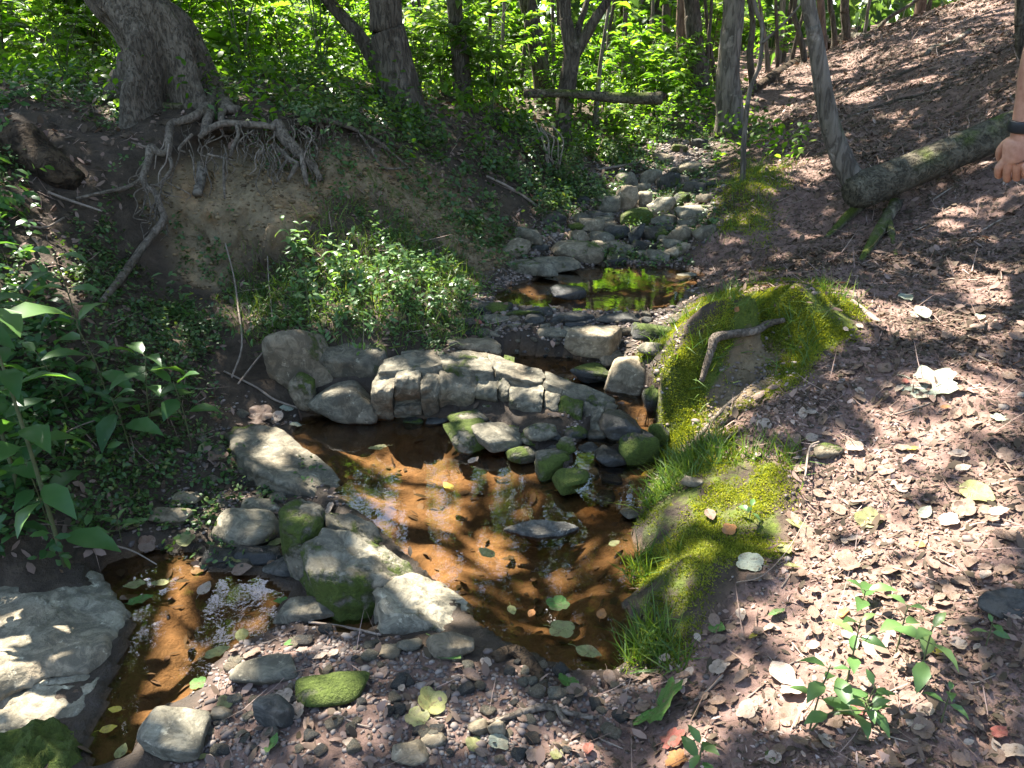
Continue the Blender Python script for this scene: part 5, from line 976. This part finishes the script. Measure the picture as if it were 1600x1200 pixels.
for i, (px, py, h, lb) in enumerate([(880,300,.35,'small leaved weed hanging over the upstream cobbles'),(905,270,.3,'pale weed beside the dangling roots'),(955,265,.32,'pale leafy weed at the bend of the stream'),(850,345,.22,'silvery weed behind the long mossy boulder'),(930,330,.18,'bluish weed among the sunlit cobbles'),(840,260,.35,'leafy weed on the crest above the cobbles')]):
    herb('weed', px, py, lb, h, 6, .055, 'cover', seed=50 + i, stems=4)
# ------------------------------------------------------------------ roots in the eroded bank
rt = empty('root_tangle', tuple(hit(350,200)), 'weathered tangle of bare roots hanging out of the eroded bank', 'roots')
def rootp(pts, w, off=.08, name='root', mat='root', rough=.25, sides=10, seed=1, offs=None):
    P = [hit(px, py, offs[i] if offs else off) for i, (px, py) in enumerate(pts)]; dp = [q[1] * CP - (q[2] - CAMZ) * SP for q in P]
    wl = w if isinstance(w, (list, tuple)) else np.linspace(w, w * .6, len(P)); return part(name, tube(P, [a * b / FPX / 2 for a, b in zip(wl, dp)], sides, rough, seed, None, 6, 14.), M[mat], rt)
rootp([(345,128),(335,150),(310,178),(282,190),(268,194),(264,212),(262,236),(248,238),(236,230),(232,250),(224,275),(228,290),(243,302),(250,322),(256,342),(240,365),(222,388),(205,412),(185,440),(160,470)],[16,18,14,12,12,13,12,11,12,12,11,11,11,10,11,12,12,13,12,9],.10,seed=3,rough=.3)
rootp([(335,122),(340,140),(352,165),(372,172)],[14,26,24,14],.08,seed=4,rough=.4,sides=14)
rootp([(335,150),(325,185),(318,210)],[18,16,8],.07,seed=5,rough=.4)
rootp([(355,160),(345,185),(360,196)],[12,10,6],.10,seed=6)
rootp([(312,214),(330,200),(352,193),(385,194),(412,196),(430,200)],[8,10,11,10,10,9],.12,seed=7)
rootp([(370,196),(372,212),(364,230),(360,245)],[6,7,6,4],.14,seed=8)
rootp([(432,195),(445,215),(460,232),(475,246),(490,262),(502,282)],[22,20,18,14,12,7],.08,seed=9,rough=.4,sides=14)
rootp([(425,228),(440,238),(452,250),(466,256)],[10,10,9,6],.10,seed=10)
rootp([(472,244),(474,262),(480,290)],[8,9,6],.10,seed=11); rootp([(465,256),(458,268),(450,282)],[7,7,5],.10,seed=12)
rootp([(447,252),(436,268),(432,285)],[5,5,3],.10,seed=13); rootp([(350,246),(350,278),(351,310)],[4,5,3],.14,seed=14)
rootp([(316,256),(314,280),(308,304)],[15,14,16],.05,seed=15,rough=.35,name='root_stub',mat='bark_pale'); rootp([(325,241),(345,246),(368,251)],[4,5,2],.14,seed=16)
rootp([(205,182),(225,175),(250,167),(280,166),(308,162)],[11,12,12,11,8],.05,seed=17,mat='log')
rootp([(237,232),(222,228),(205,222)],[5,4,2],.12,seed=18); rootp([(225,278),(200,292),(165,300),(120,310)],[7,6,6,4],.10,seed=19)
rootp([(262,236),(268,262),(252,285),(238,292)],[7,6,5,4],.10,seed=20); rootp([(300,210),(280,232),(290,238)],[5,5,3],.12,seed=21)
rootp([(480,180),(520,190),(560,205),(595,225),(640,262)],[7,7,6,5,3],.05,seed=22); rootp([(490,172),(530,172),(565,185),(600,200)],[8,8,6,4],.04,seed=23); rootp([(560,205),(580,235),(600,262),(640,262)],[4,4,4,3],.05,seed=24)
rr7 = np.random.RandomState(9)
for k in range(46):
    x0 = rr7.uniform(255, 500); y0 = 195 + rr7.uniform(0, 45); ln_ = rr7.uniform(18, 75); pts = [(x0, y0)]
    for s in range(4): pts.append((pts[-1][0] + rr7.normal() * 7, pts[-1][1] + ln_ / 4))
    rootp(pts, [2.6, 2.4, 2.1, 1.7, 1.2], rr7.uniform(.06, .17), 'rootlet', 'twig' if k % 9 == 0 else 'root', 0, 5, k)
for k in range(16):
    x0 = rr7.uniform(215, 270); y0 = rr7.uniform(250, 330); pts = [(x0, y0)]
    for s in range(4): pts.append((pts[-1][0] + rr7.normal() * 12, pts[-1][1] + rr7.uniform(2, 22)))
    rootp(pts, [2.4, 2.2, 2, 1.7, 1.2], rr7.uniform(.05, .14), 'rootlet', 'root', 0, 5, k)
for k in range(70):
    x0 = rr7.uniform(265, 600); y0 = 178 + rr7.uniform(0, 50); ln_ = rr7.uniform(10, 50); pts = [(x0, y0)]
    for s in range(3): pts.append((pts[-1][0] + rr7.normal() * 5, pts[-1][1] + ln_ / 3))
    rootp(pts, [1.5, 1.3, 1.1, .8], rr7.uniform(.01, .10), 'rootlet', 'root', 0, 4, k)
dg = empty('dangling_roots', tuple(hit(865,240)), 'pale thin roots dangling from the bank under the forked tree', 'roots')
for k in range(7):
    x0 = 835 + k * 4 + rr7.normal() * 4; P = [atY(x0, 190 + rr7.uniform(0, 22), 6.7), atY(x0 + 10 + rr7.normal() * 5, 218, 6.6), atY(x0 + 18 + rr7.normal() * 6, 245, 6.55), atY(x0 + 18 + rr7.normal() * 9, 262 + rr7.uniform(-12, 14), 6.5)]; part('root', tube(P, [.006, .006, .005, .003], 5), M['twig'], dg)
# bare shoots and vines on the left slope and bank
def shoot(pts, w, label, off=.06, mat='twig', cat='twig', group=None, name='twig'): return logthing(name, label, pts, w, mat, off, int(pts[0][0]), cat, 6, .05, group)
shoot([(352,380),(365,430),(372,480),(378,540),(362,590)],[2.2,2.5,3,3,3],'tall thin dead shoot standing before the clay face')
shoot([(418,400),(420,440),(424,480),(426,510)],[1.8,2,2.2,2.2],'thin dead shoot beside the upright plant on the bench')
shoot([(372,600),(395,570),(415,545)],[3,3,2],'dark dead twig leaning by the big tan boulder')
shoot([(350,580),(400,605),(430,625),(475,640)],[3,3.5,4,3],'thin pale branch lying beneath the big tan boulder',.02)
shoot([(85,685),(125,665),(165,652)],[2.5,2.5,2],'pale dry straw crossing the leafy slope',.1)
shoot([(75,300),(100,310),(130,320),(160,330)],[4,5,4,3],'bent grey twig on the slope above the leafy plants',.06)
shoot([(100,340),(70,355),(30,350)],[3,3,3],'thin grey stem lying on the dark slope',.06)
shoot([(115,855),(160,850),(205,860),(245,882)],[2.5,2.8,2.8,2],'arched twig reaching into the lower pool from the slope',.05)
shoot([(1150,910),(1190,900),(1230,860),(1265,800)],[1.5,1.6,1.6,1.2],'thin wiry stem arching over the sunlit litter',.05)
shoot([(1085,1095),(1110,1075),(1130,1055)],[5,5,4],'short grey twig in the litter at the foot of the near bank',.01)
shoot([(1280,690),(1265,700),(1258,745)],[3,3.5,3],'pale bent twig sticking up behind the near bank',.06)
shoot([(1330,470),(1355,490),(1375,505)],[8,10,8],'short pale root piece on the path behind the mossy mound',.01)
shoot([(1270,458),(1310,460),(1340,465)],[6,7,5],'pale root surfacing beside the top of the mossy mound',.01)
shoot([(1295,905),(1330,880),(1360,870)],[3,4,3],'thin brown twig on sunlit litter above the seedlings',.01)
shoot([(1500,770),(1540,760),(1600,745)],[3,4,4],'thin dark twig in the litter near the shaded edge',.01)
shoot([(1075,700),(1085,690),(1130,640),(1190,590)],[6,8,8,5],'bare root running up the side of the mossy mound',.01,'root')
shoot([(1500,830),(1530,818),(1575,822)],[4,5,4],'curved grey stick beside the shaded stone',.01)
for i, (px, py, a, ln_) in enumerate([(1420,640,.3,70),(1520,560,-.2,60),(1340,880,.9,50),(1480,880,-.5,40),(1250,1040,.4,60),(1180,1080,.7,50),(1390,1150,-.3,60),(1530,1060,.2,50),(1560,960,-.6,40),(1230,900,1.1,40),(1460,470,.1,60),(1560,350,.4,60),(1420,360,.3,60),(1480,300,.5,50),(1380,420,.1,40),(1000,1120,.2,60),(950,1160,-.4,50),(870,1180,.5,40),(700,1120,.1,40),(560,1130,-.3,40),(480,1180,.5,40),(420,1000,.2,30)]):
    dx, dy = math.cos(a) * ln_ / 2, -math.sin(a) * ln_ / 2; shoot([(px - dx, py - dy), (px + rr7.normal() * 4, py + rr7.normal() * 4), (px + dx, py + dy)], [2.6, 2.8, 2], 'short loose brown twig lying on the litter or gravel', .008, 'twig', 'twig', 'loose twigs on the ground')
# ------------------------------------------------------------------ fallen leaves
def leaf_mesh(kind, mat, seed, curl):
    r = np.random.RandomState(seed); n = 40; th = np.linspace(0, 2 * np.pi, n, endpoint=False)
    if kind == 'lobed': rad = .42 * (1 + .42 * np.abs(np.cos(2.5 * th)) ** .6 - .28 * (np.abs(np.sin(th / 2)) > .97)) * (1 + .05 * np.sign(np.sin(14 * th)))
    elif kind == 'tulip': rad = .42 * (1 + .28 * np.abs(np.cos(2 * (th - .78))) ** .7)
    else:
        rad = None
    if rad is not None: O = np.stack([np.cos(th) * rad + .45, np.sin(th) * rad], -1)
    else:
        t = .5 - .5 * np.cos(th); wv = .30 * np.sin(np.pi * np.clip(t, 0, 1) ** .8) ** .85; O = np.stack([t, np.where(th < np.pi, wv, -wv)], -1)
    O = O - np.array([.5, 0]); V = [np.zeros((1, 2))] + [O * f for f in (.35, .7, 1.0)]; V = np.concatenate(V); F = []
    for k in range(n): F.append((0, 1 + k, 1 + (k + 1) % n))
    for q_ in range(2):
        for k in range(n): a = 1 + q_ * n + k; b = 1 + q_ * n + (k + 1) % n; F += [(a, a + n, b + n), (a, b + n, b)]
    z = .35 * curl * V[:, 0] ** 2 + .55 * abs(curl) * np.abs(V[:, 1]) ** 1.3 + .10 * vn2(V[:, 0] * 5 + seed, V[:, 1] * 5, seed) + .035 * vn2(V[:, 0] * 14, V[:, 1] * 14 + seed, seed)
    V3 = np.concatenate([V, z[:, None]], 1); m = len(V3)
    st, sf, _ = tube([np.array([-.46, 0, z[1] * 0 + .02]), np.array([-.62, .03, .03]), np.array([-.8, .02, .01])], [.012, .01, .008], 5, k=3)
    V3 = np.vstack([V3, st]); F = np.vstack([np.array(F), sf + m]); return mesh('fallen_leaf', V3, F, LM[mat])
LMESH = {}
def fleaf(px, py, w, kind, mat, label, yaw=None, curl=None, group=None, zw=None):
    r = np.random.RandomState(int(px * 7 + py)); sd_ = int(r.randint(4)); c = [.5, -.35, .9, .15][sd_] if curl is None else curl
    key = (kind, mat, sd_, c)
    if key not in LMESH: LMESH[key] = leaf_mesh(kind, mat, sd_ + 3, c)
    P = hit(px, py, 0) if zw is None else atZ(px, py, zw); dep = P[1] * CP - (P[2] - CAMZ) * SP; e = .03
    nrm = Vector((-(H(P[0] + e, P[1]) - H(P[0] - e, P[1])) / (2 * e), -(H(P[0], P[1] + e) - H(P[0], P[1] - e)) / (2 * e), 1)).normalized() if zw is None else Vector((0, 0, 1))
    s = w * dep / FPX; o = obj('fallen_leaf', LMESH[key], None, None, 0, label, 'leaf', group); yaw = r.uniform(0, 6.28) if yaw is None else yaw
    if zw is None: nrm = (nrm + Vector(r.normal(size=3) * .16)).normalized()
    o.rotation_mode = 'QUATERNION'; o.rotation_quaternion = nrm.to_track_quat('Z', 'Y') @ Matrix.Rotation(yaw, 3, 'Z').to_quaternion(); o.scale = (s,) * 3
    o.location = Vector(P) + nrm * ((.012 if zw is None else .004) + (.06 * s if c < 0 else 0)); return o
for a in [(1455,606,86,'lobed','pale','large pale underside of a lobed leaf lying on the path',.2,.3),(1035,1112,110,'lobed','green','large green lobed leaf at the foot of the near bank',.6,.5),(700,1020,78,'oval','green','long green leaf lying on the flat brown grey stone',.3,.2),
 (670,1105,56,'tulip','olive','pale green tulip shaped leaf on dark gravel',None,None),(885,1072,42,'tulip','green','bright green leaf at the gravel edge of the pool',None,None),(430,1166,42,'oval','green','glossy green leaf at the bottom of the gravel bar',None,None),(455,1010,34,'oval','green','dark green leaf leaning on stones beside the lower pool',1.4,None),
 (1125,985,44,'oval','green','green leaf in the shaded litter at the near bank foot',.7,.3),(1215,965,36,'oval','green','curled green leaf in litter near the near bank',-.4,.9),(1180,1000,22,'oval','yellow','small yellow leaf beside the curled green leaf',None,None),(1170,885,48,'tulip','pale','grey green leaf lying under the moss edge',None,None),(1245,825,46,'oval','olive','olive tan leaf propped upright beside the near bank',1.3,.4),(1228,866,44,'oval','olive','grey olive leaf under the propped leaf',.8,None),(1238,892,38,'oval','olive','small grey olive leaf in the litter below the propped leaf',.5,None),
 (1225,1062,70,'oval','tan','big curled tan leaf in front of the seedlings',.3,.9),(1330,1000,40,'oval','pale','white upright leaf among the seedlings',1.2,.2),(1460,1025,34,'oval','yellow','cream yellow leaf behind the seedlings',.4,None),(1360,815,46,'tulip','olive','pale curled leaf with a yellow patch in sunlit litter',None,.7),(1437,855,22,'oval','orange','small orange leaf in the sunlit litter',None,None),(1445,805,36,'oval','pale','blue grey leaf in the sunlit litter',None,None),(1530,775,74,'oval','olive','long grey green leaf at the shadow edge',.2,.6),(1510,800,44,'tulip','brown','brown yellow leaf under the long grey green leaf',None,None),
 (1562,658,30,'lobed','pale','small white lobed leaf on the path',None,None),(1530,500,30,'oval','pale','white leaf at the turn of the path',None,None),(1415,470,40,'oval','pale','pale flat leaf beside the path root',None,None),(1440,492,44,'oval','pale','pale leaf on the path behind the large lobed one',None,None),(1425,706,22,'oval','yellow','yellow green leaf standing on a thin stalk in the litter',None,None),(1478,640,18,'oval','orange','orange yellow leaf by the large lobed pale leaf',None,None),(1415,600,20,'oval','red','red leaf touching the large lobed pale leaf',None,None),
 (1320,965,40,'oval','orange','orange brown leaf under the ground hugging seedling',.3,None),(1335,1115,44,'oval','red','reddish leaf below the seedlings',.4,None),(1055,1160,46,'lobed','red','red lobed leaf in the bottom litter',None,None),(1060,1195,40,'lobed','orange','orange leaf by the pale seedling',None,None),(1560,1150,44,'oval','red','dark red leaf in the shaded bottom litter',None,None),(920,1178,34,'oval','red','pink red curled leaf on the bottom gravel',.9,.7),(1110,810,34,'oval','brown','curled brown leaf on the grassy near bank',-.6,.9),(1140,830,26,'tulip','orange','peach coloured leaf on the grassy near bank',None,None),(1147,484,12,'tulip','orange','tiny orange leaf on top of the mossy mound',None,None),
 (775,1168,40,'tulip','pale','pale yellow green leaf on the bottom gravel',None,None),(830,1182,24,'oval','tan','small cream leaf on the bottom gravel',None,None),(210,825,20,'oval','olive','small leaf by the rosette seedling',None,None),(200,940,38,'oval','brown','brown curled leaf stuck on the huge flat slab',None,.6),(30,1058,40,'oval','brown','dry brown leaf on the lower slab step',None,.8),(55,1050,34,'oval','brown','crumpled brown leaf on the lower slab step',None,.9),(448,640,26,'oval','pale','white leaf under the big tan boulder',None,None),(432,655,34,'oval','tan','tan leaf at the wall foot beside the white one',None,None),(460,668,26,'oval','pale','pale leaf at the pool corner under the boulders',None,None),
 (1205,1190,32,'oval','green','green leaf in the bottom litter by the twig',None,None),(1140,470,10,'oval','orange','speck of orange leaf beside the mossy mound',None,None),(875,290,30,'oval','tan','pinkish curled leaf sheet on the bank above the cobbles',1.2,.8),(835,315,36,'oval','red','red brown leaf hanging over the upstream cobbles',1.3,.8),(745,505,20,'oval','red','pink leaf on stones behind the flat tan stone',None,None),(445,290,16,'oval','yellow','yellow leaf on the clay face',None,None),(425,470,30,'oval','olive','olive leaf under the leafy plants on the slope',None,None),(865,652,26,'oval','brown','brown leaf caught on the ledge',None,None),(1000,720,40,'oval','tan','curled tan leaf beside the channel stones',.8,.8),(1015,745,34,'oval','yellow','yellow leaf beside the channel stones',None,None)]:
    fleaf(a[0], a[1], a[2] * .85, *a[3:6], yaw=a[6], curl=a[7])
for a in [(700,760,26,'oval','yellow'),(590,700,30,'oval','olive'),(740,720,24,'oval','tan'),(880,985,40,'tulip','olive'),(870,945,36,'tulip','green'),(760,865,34,'oval','olive'),(920,1020,44,'oval','olive'),(830,960,20,'oval','orange'),(890,770,30,'oval','yellow'),(960,850,22,'oval','olive'),(800,955,24,'oval','olive'),(940,960,26,'oval','orange')]:
    fleaf(*a, label='soaked leaf floating on the main pool', group='leaves on the main pool', zw=.003, curl=.12)
for a in [(220,938,38,'oval','green'),(210,915,34,'oval','olive'),(250,912,28,'oval','olive'),(378,995,34,'oval','olive'),(340,1020,40,'oval','olive'),(310,1070,26,'tulip','green'),(420,880,60,'oval','olive'),(440,940,26,'oval','green'),(170,1140,26,'oval','yellow'),(180,1110,22,'oval','yellow'),(190,1175,30,'oval','olive'),(320,920,34,'oval','tan')]:
    fleaf(*a, label='soaked leaf floating on the lower pool', group='leaves on the lower pool', zw=-.057, curl=.12)
rl = np.random.RandomState(17); n_ = 0
while n_ < 210:
    px, py = rl.uniform(1000, 1600), rl.uniform(480, 1195)
    if not inpoly([px], [py], R['litter'])[0]: continue
    fleaf(px, py, rl.uniform(16, 38) * (.45 + .5 * py / 1000), ['oval', 'oval', 'tulip'][rl.randint(3)], ['brown', 'brown', 'brown', 'brown', 'tan'][rl.randint(5)], 'dry brown leaf curled in the litter of the right bank', group='dry leaves in the litter'); n_ += 1
n_ = 0
while n_ < 45:
    px, py = rl.uniform(200, 1050), rl.uniform(640, 1195)
    if not (inpoly([px], [py], R['gravel'])[0] or inpoly([px], [py], R['shore'])[0]): continue
    fleaf(px, py, rl.uniform(18, 38), ['oval', 'tulip'][rl.randint(2)], ['brown', 'brown', 'tan', 'olive'][rl.randint(4)], 'dry leaf lying among stones of the shore and gravel bar', group='dry leaves among the stones'); n_ += 1
# ------------------------------------------------------------------ the person at the right edge
skin = mat_plain('skin', [(0.3, (0.30, 0.145, 0.095)), (0.7, (0.47, 0.26, 0.185))], 0.5, 38.0, 0.5, 0.003, 0.4)
tee = mat_plain('navy_cloth', [(0.3, (0.03, 0.04, 0.07)), (0.7, (0.05, 0.06, 0.10))], 0.9, 60.0); short = mat_plain('grey_cloth', [(0.3, (0.10, 0.10, 0.10)), (0.7, (0.16, 0.16, 0.15))], 0.9, 60.0)
hairm = mat_plain('brown_hair', [(0.3, (0.03, 0.02, 0.012)), (0.7, (0.07, 0.045, 0.025))], 0.6, 80.0); black = mat_plain('black_rubber', [(0.3, (0.012, 0.013, 0.015)), (0.7, (0.02, 0.021, 0.024))], 0.45, 30.0, 0.05); shoem = mat_plain('shoe_fabric', [(0.3, (0.07, 0.065, 0.06)), (0.7, (0.14, 0.13, 0.12))], 0.8, 40.0)
def skinmesh(name, chains, mat, parent, root=0, sub=2):
    vs, rs_, es, key = [], [], [], {}
    for ch in chains:
        prev = None
        for p, r in ch:
            p = tuple(np.round(np.asarray(p, float), 5))
            if p not in key: key[p] = len(vs); vs.append(p); rs_.append(r)
            if prev is not None and prev != key[p]: es.append((prev, key[p]))
            prev = key[p]
    me = bpy.data.meshes.new(name); me.from_pydata(vs, es, []); o = bpy.data.objects.new(name, me); COL.objects.link(o)
    m = o.modifiers.new('skin', 'SKIN'); m.use_smooth_shade = True
    for i, r in enumerate(rs_):
        r2 = r if isinstance(r, tuple) else (r, r); me.skin_vertices[0].data[i].radius = r2
    me.skin_vertices[0].data[root].use_root = True
    s = o.modifiers.new('sub', 'SUBSURF'); s.levels = sub; s.render_levels = sub
    dg_ = bpy.context.evaluated_depsgraph_get(); me2 = bpy.data.meshes.new_from_object(o.evaluated_get(dg_)); bpy.data.objects.remove(o); me2.name = name
    me2.materials.clear(); me2.materials.append(mat); me2.polygons.foreach_set('use_smooth', np.ones(len(me2.polygons), bool)); return obj(name, me2, parent)
wr = atY(1597, 203, 2.0); el = atY(1638, 46, 1.96); sh = el + np.array([.15, .06, .25])
cx0 = sh[0] + .36; cy0 = 2.06; gz = float(H(cx0, cy0)); hs = sh[2] - gz; Ht = hs / .818
person = empty('person', (cx0, cy0, gz), 'person standing on the bank with one bare forearm and a black wristband in view', 'person'); o3 = np.array([cx0, cy0, gz])
Lc = lambda x, y, z: np.array([x, y, z * Ht])
pel = Lc(0, 0, .53); waist = Lc(-.05, .01, .62); chest = Lc(-.12, .0, .72); ups = Lc(-.18, -.01, .79); neck = Lc(-.195, -.005, .845); hd = Lc(-.195, .02, .90); hd2 = Lc(-.195, .03, .955)
shL = sh - o3; elL = el - o3; wrL = wr - o3; shR = np.array([-shL[0] - .36, shL[1], shL[2]]); elR = shR + np.array([.06, .02, -.27]); wrR = elR + np.array([.0, .14, -.2])
fd = norm((wrL - elL)[None])[0]; ra = np.array([-.72, .66, 0]); ra = ra - fd * (ra @ fd); ra /= np.linalg.norm(ra); pn = np.cross(ra, fd); pn = pn if pn[1] > 0 else -pn
def hand(w, f, ra, pn):
    palm = w + f * .05; ch = [[(w, (.024, .027)), (palm, (.030, .019))]]
    for k, (s, ln) in enumerate([(.031, .044), (.010, .049), (-.011, .046), (-.031, .036)]):
        a = w + f * (.102 - .004 * abs(k - 1)) + ra * s; b = a + (f * .75 + pn * .6) * ln; c = b + (f * .0 + pn * .95 - ra * .05) * ln * .75; d = c + (-f * .55 + pn * .7) * ln * .6
        ch.append([(palm, (.030, .019)), (a, .0115), (b, .0098), (c, .0092), (d, .0075)])
    t0 = w + f * .03 + ra * .026 + pn * .008; t1 = t0 + f * .035 + ra * .016 + pn * .016; t2 = t1 + f * .03 - ra * .002 + pn * .018
    ch.append([(palm, (.030, .019)), (t0, .013), (t1, .0115), (t2, .0085)]); return ch
fR = norm((wrR - elR)[None])[0]; raR = np.array([.6, .4, .3]); raR -= fR * (raR @ fR); raR /= np.linalg.norm(raR); pnR = np.cross(raR, fR); pnR = pnR if pnR[0] < 0 else -pnR
legs = []; hz = .50
for s in (-1, 1):
    hip = Lc(s * .09, 0, hz); gx_, gy_ = cx0 + s * .08, cy0 + s * .03; dz = float(H(gx_, gy_)) - gz
    kn = Lc(s * .085, .03, .285) + np.array([0, 0, dz * .6]); an_ = np.array([s * .08, s * .03 - .03, .085 + dz]); toe = np.array([s * .095, s * .03 + .13, .035 + dz]); legs.append((hip, kn, an_, toe))
body = [[(pel, (.145, .105)), (waist, (.135, .10)), (chest, (.155, .11)), (ups, (.12, .085)), (neck, (.055, .058)), (hd, (.07, .085)), (hd2, (.066, .08))],
        [(ups, (.12, .085)), (shL * .93 + ups * .07, .062), (shL * .5 + elL * .5, .047), (elL, .041), (elL * .7 + wrL * .3, .045), (elL * .25 + wrL * .75, .032), (wrL, (.024, .027))],
        [(ups, (.12, .085)), (shR * .93 + ups * .07, .062), (shR * .5 + elR * .5, .047), (elR, .041), (elR * .7 + wrR * .3, .045), (elR * .25 + wrR * .75, .032), (wrR, (.024, .027))]]
body += hand(wrL, fd, ra, pn) + hand(wrR, fR, raR, pnR)
for hip, kn, an_, toe in legs: body.append([(pel, (.145, .105)), (hip, .095), (hip * .45 + kn * .55, .075), (kn, .056), (kn * .65 + an_ * .35, .058), (an_, .038), (toe, (.042, .03))])
skinmesh('body', body, skin, person)
skinmesh('t_shirt', [[(pel + np.array([0, 0, .02]), (.165, .125)), (waist, (.155, .12)), (chest, (.172, .128)), (ups, (.135, .10)), (ups * .4 + neck * .6, (.075, .075))], [(ups, (.135, .10)), (shL * .95 + ups * .05, .078), (shL * .5 + elL * .5, .066)], [(ups, (.135, .10)), (shR * .95 + ups * .05, .078), (shR * .5 + elR * .5, .066)]], tee, person)
skinmesh('shorts', [[(waist * .4 + pel * .6, (.155, .118)), (pel, (.165, .122)), (legs[0][0], .115), (legs[0][0] * .3 + legs[0][1] * .7, .092)], [(pel, (.165, .122)), (legs[1][0], .115), (legs[1][0] * .3 + legs[1][1] * .7, .092)]], short, person, 1)
for hip, kn, an_, toe in legs: skinmesh('shoe', [[(an_ + np.array([0, -.05, -.03]), (.05, .045)), (an_ + np.array([0, .02, -.035]), (.05, .045)), ((an_ + toe) / 2 + np.array([0, .02, -.01]), (.05, .04)), (toe + np.array([0, .02, 0]), (.045, .032))]], shoem, person)
skinmesh('hair', [[(hd + np.array([0, -.05, .02]), (.055, .05)), (hd2 + np.array([0, -.03, .03]), (.074, .075)), (hd2 + np.array([0, .03, .045]), (.06, .055))]], hairm, person, sub=2)
skinmesh('nose', [[(hd + np.array([0, .085, .03]), (.009, .01)), (hd + np.array([0, .105, .0]), (.013, .012))]], skin, person, sub=1)
for s in (-1, 1):
    V, F = ico(3); obj('ear', mesh('ear', V * np.array([.012, .022, .033]) + hd + np.array([s * .075, 0, .03]), F, skin), person); obj('eye', mesh('eye', V * .012 + hd + np.array([s * .03, .082, .045]), F, black), person)
V, F = ico(2); obj('mouth', mesh('mouth', V * np.array([.024, .008, .006]) + hd + np.array([0, .085, -.035]), F, mat_plain('lips', [(0.3, (0.35, .13, .1)), (.7, (.4, .16, .13))], .5)), person)
# wristband: a flat strap round the wrist
bc = wrL - fd * .012; th = np.linspace(0, 2 * np.pi, 40, endpoint=False); V = []
for (dz, rr_) in [(-.014, 0), (-.0145, .004), (-.010, .0062), (.010, .0062), (.0145, .004), (.014, 0)]:
    V.append(bc + fd * dz + ra * (np.cos(th) * (.0285 + rr_))[:, None] + pn * (np.sin(th) * (.0265 + rr_))[:, None])
V = np.concatenate(V); k = np.arange(5)[:, None] * 40; j = np.arange(40)[None]; F = np.stack([k + j, k + (j + 1) % 40, k + 40 + (j + 1) % 40, k + 40 + j], -1).reshape(-1, 4); obj('wristband', mesh('wristband', V, F, black), person)
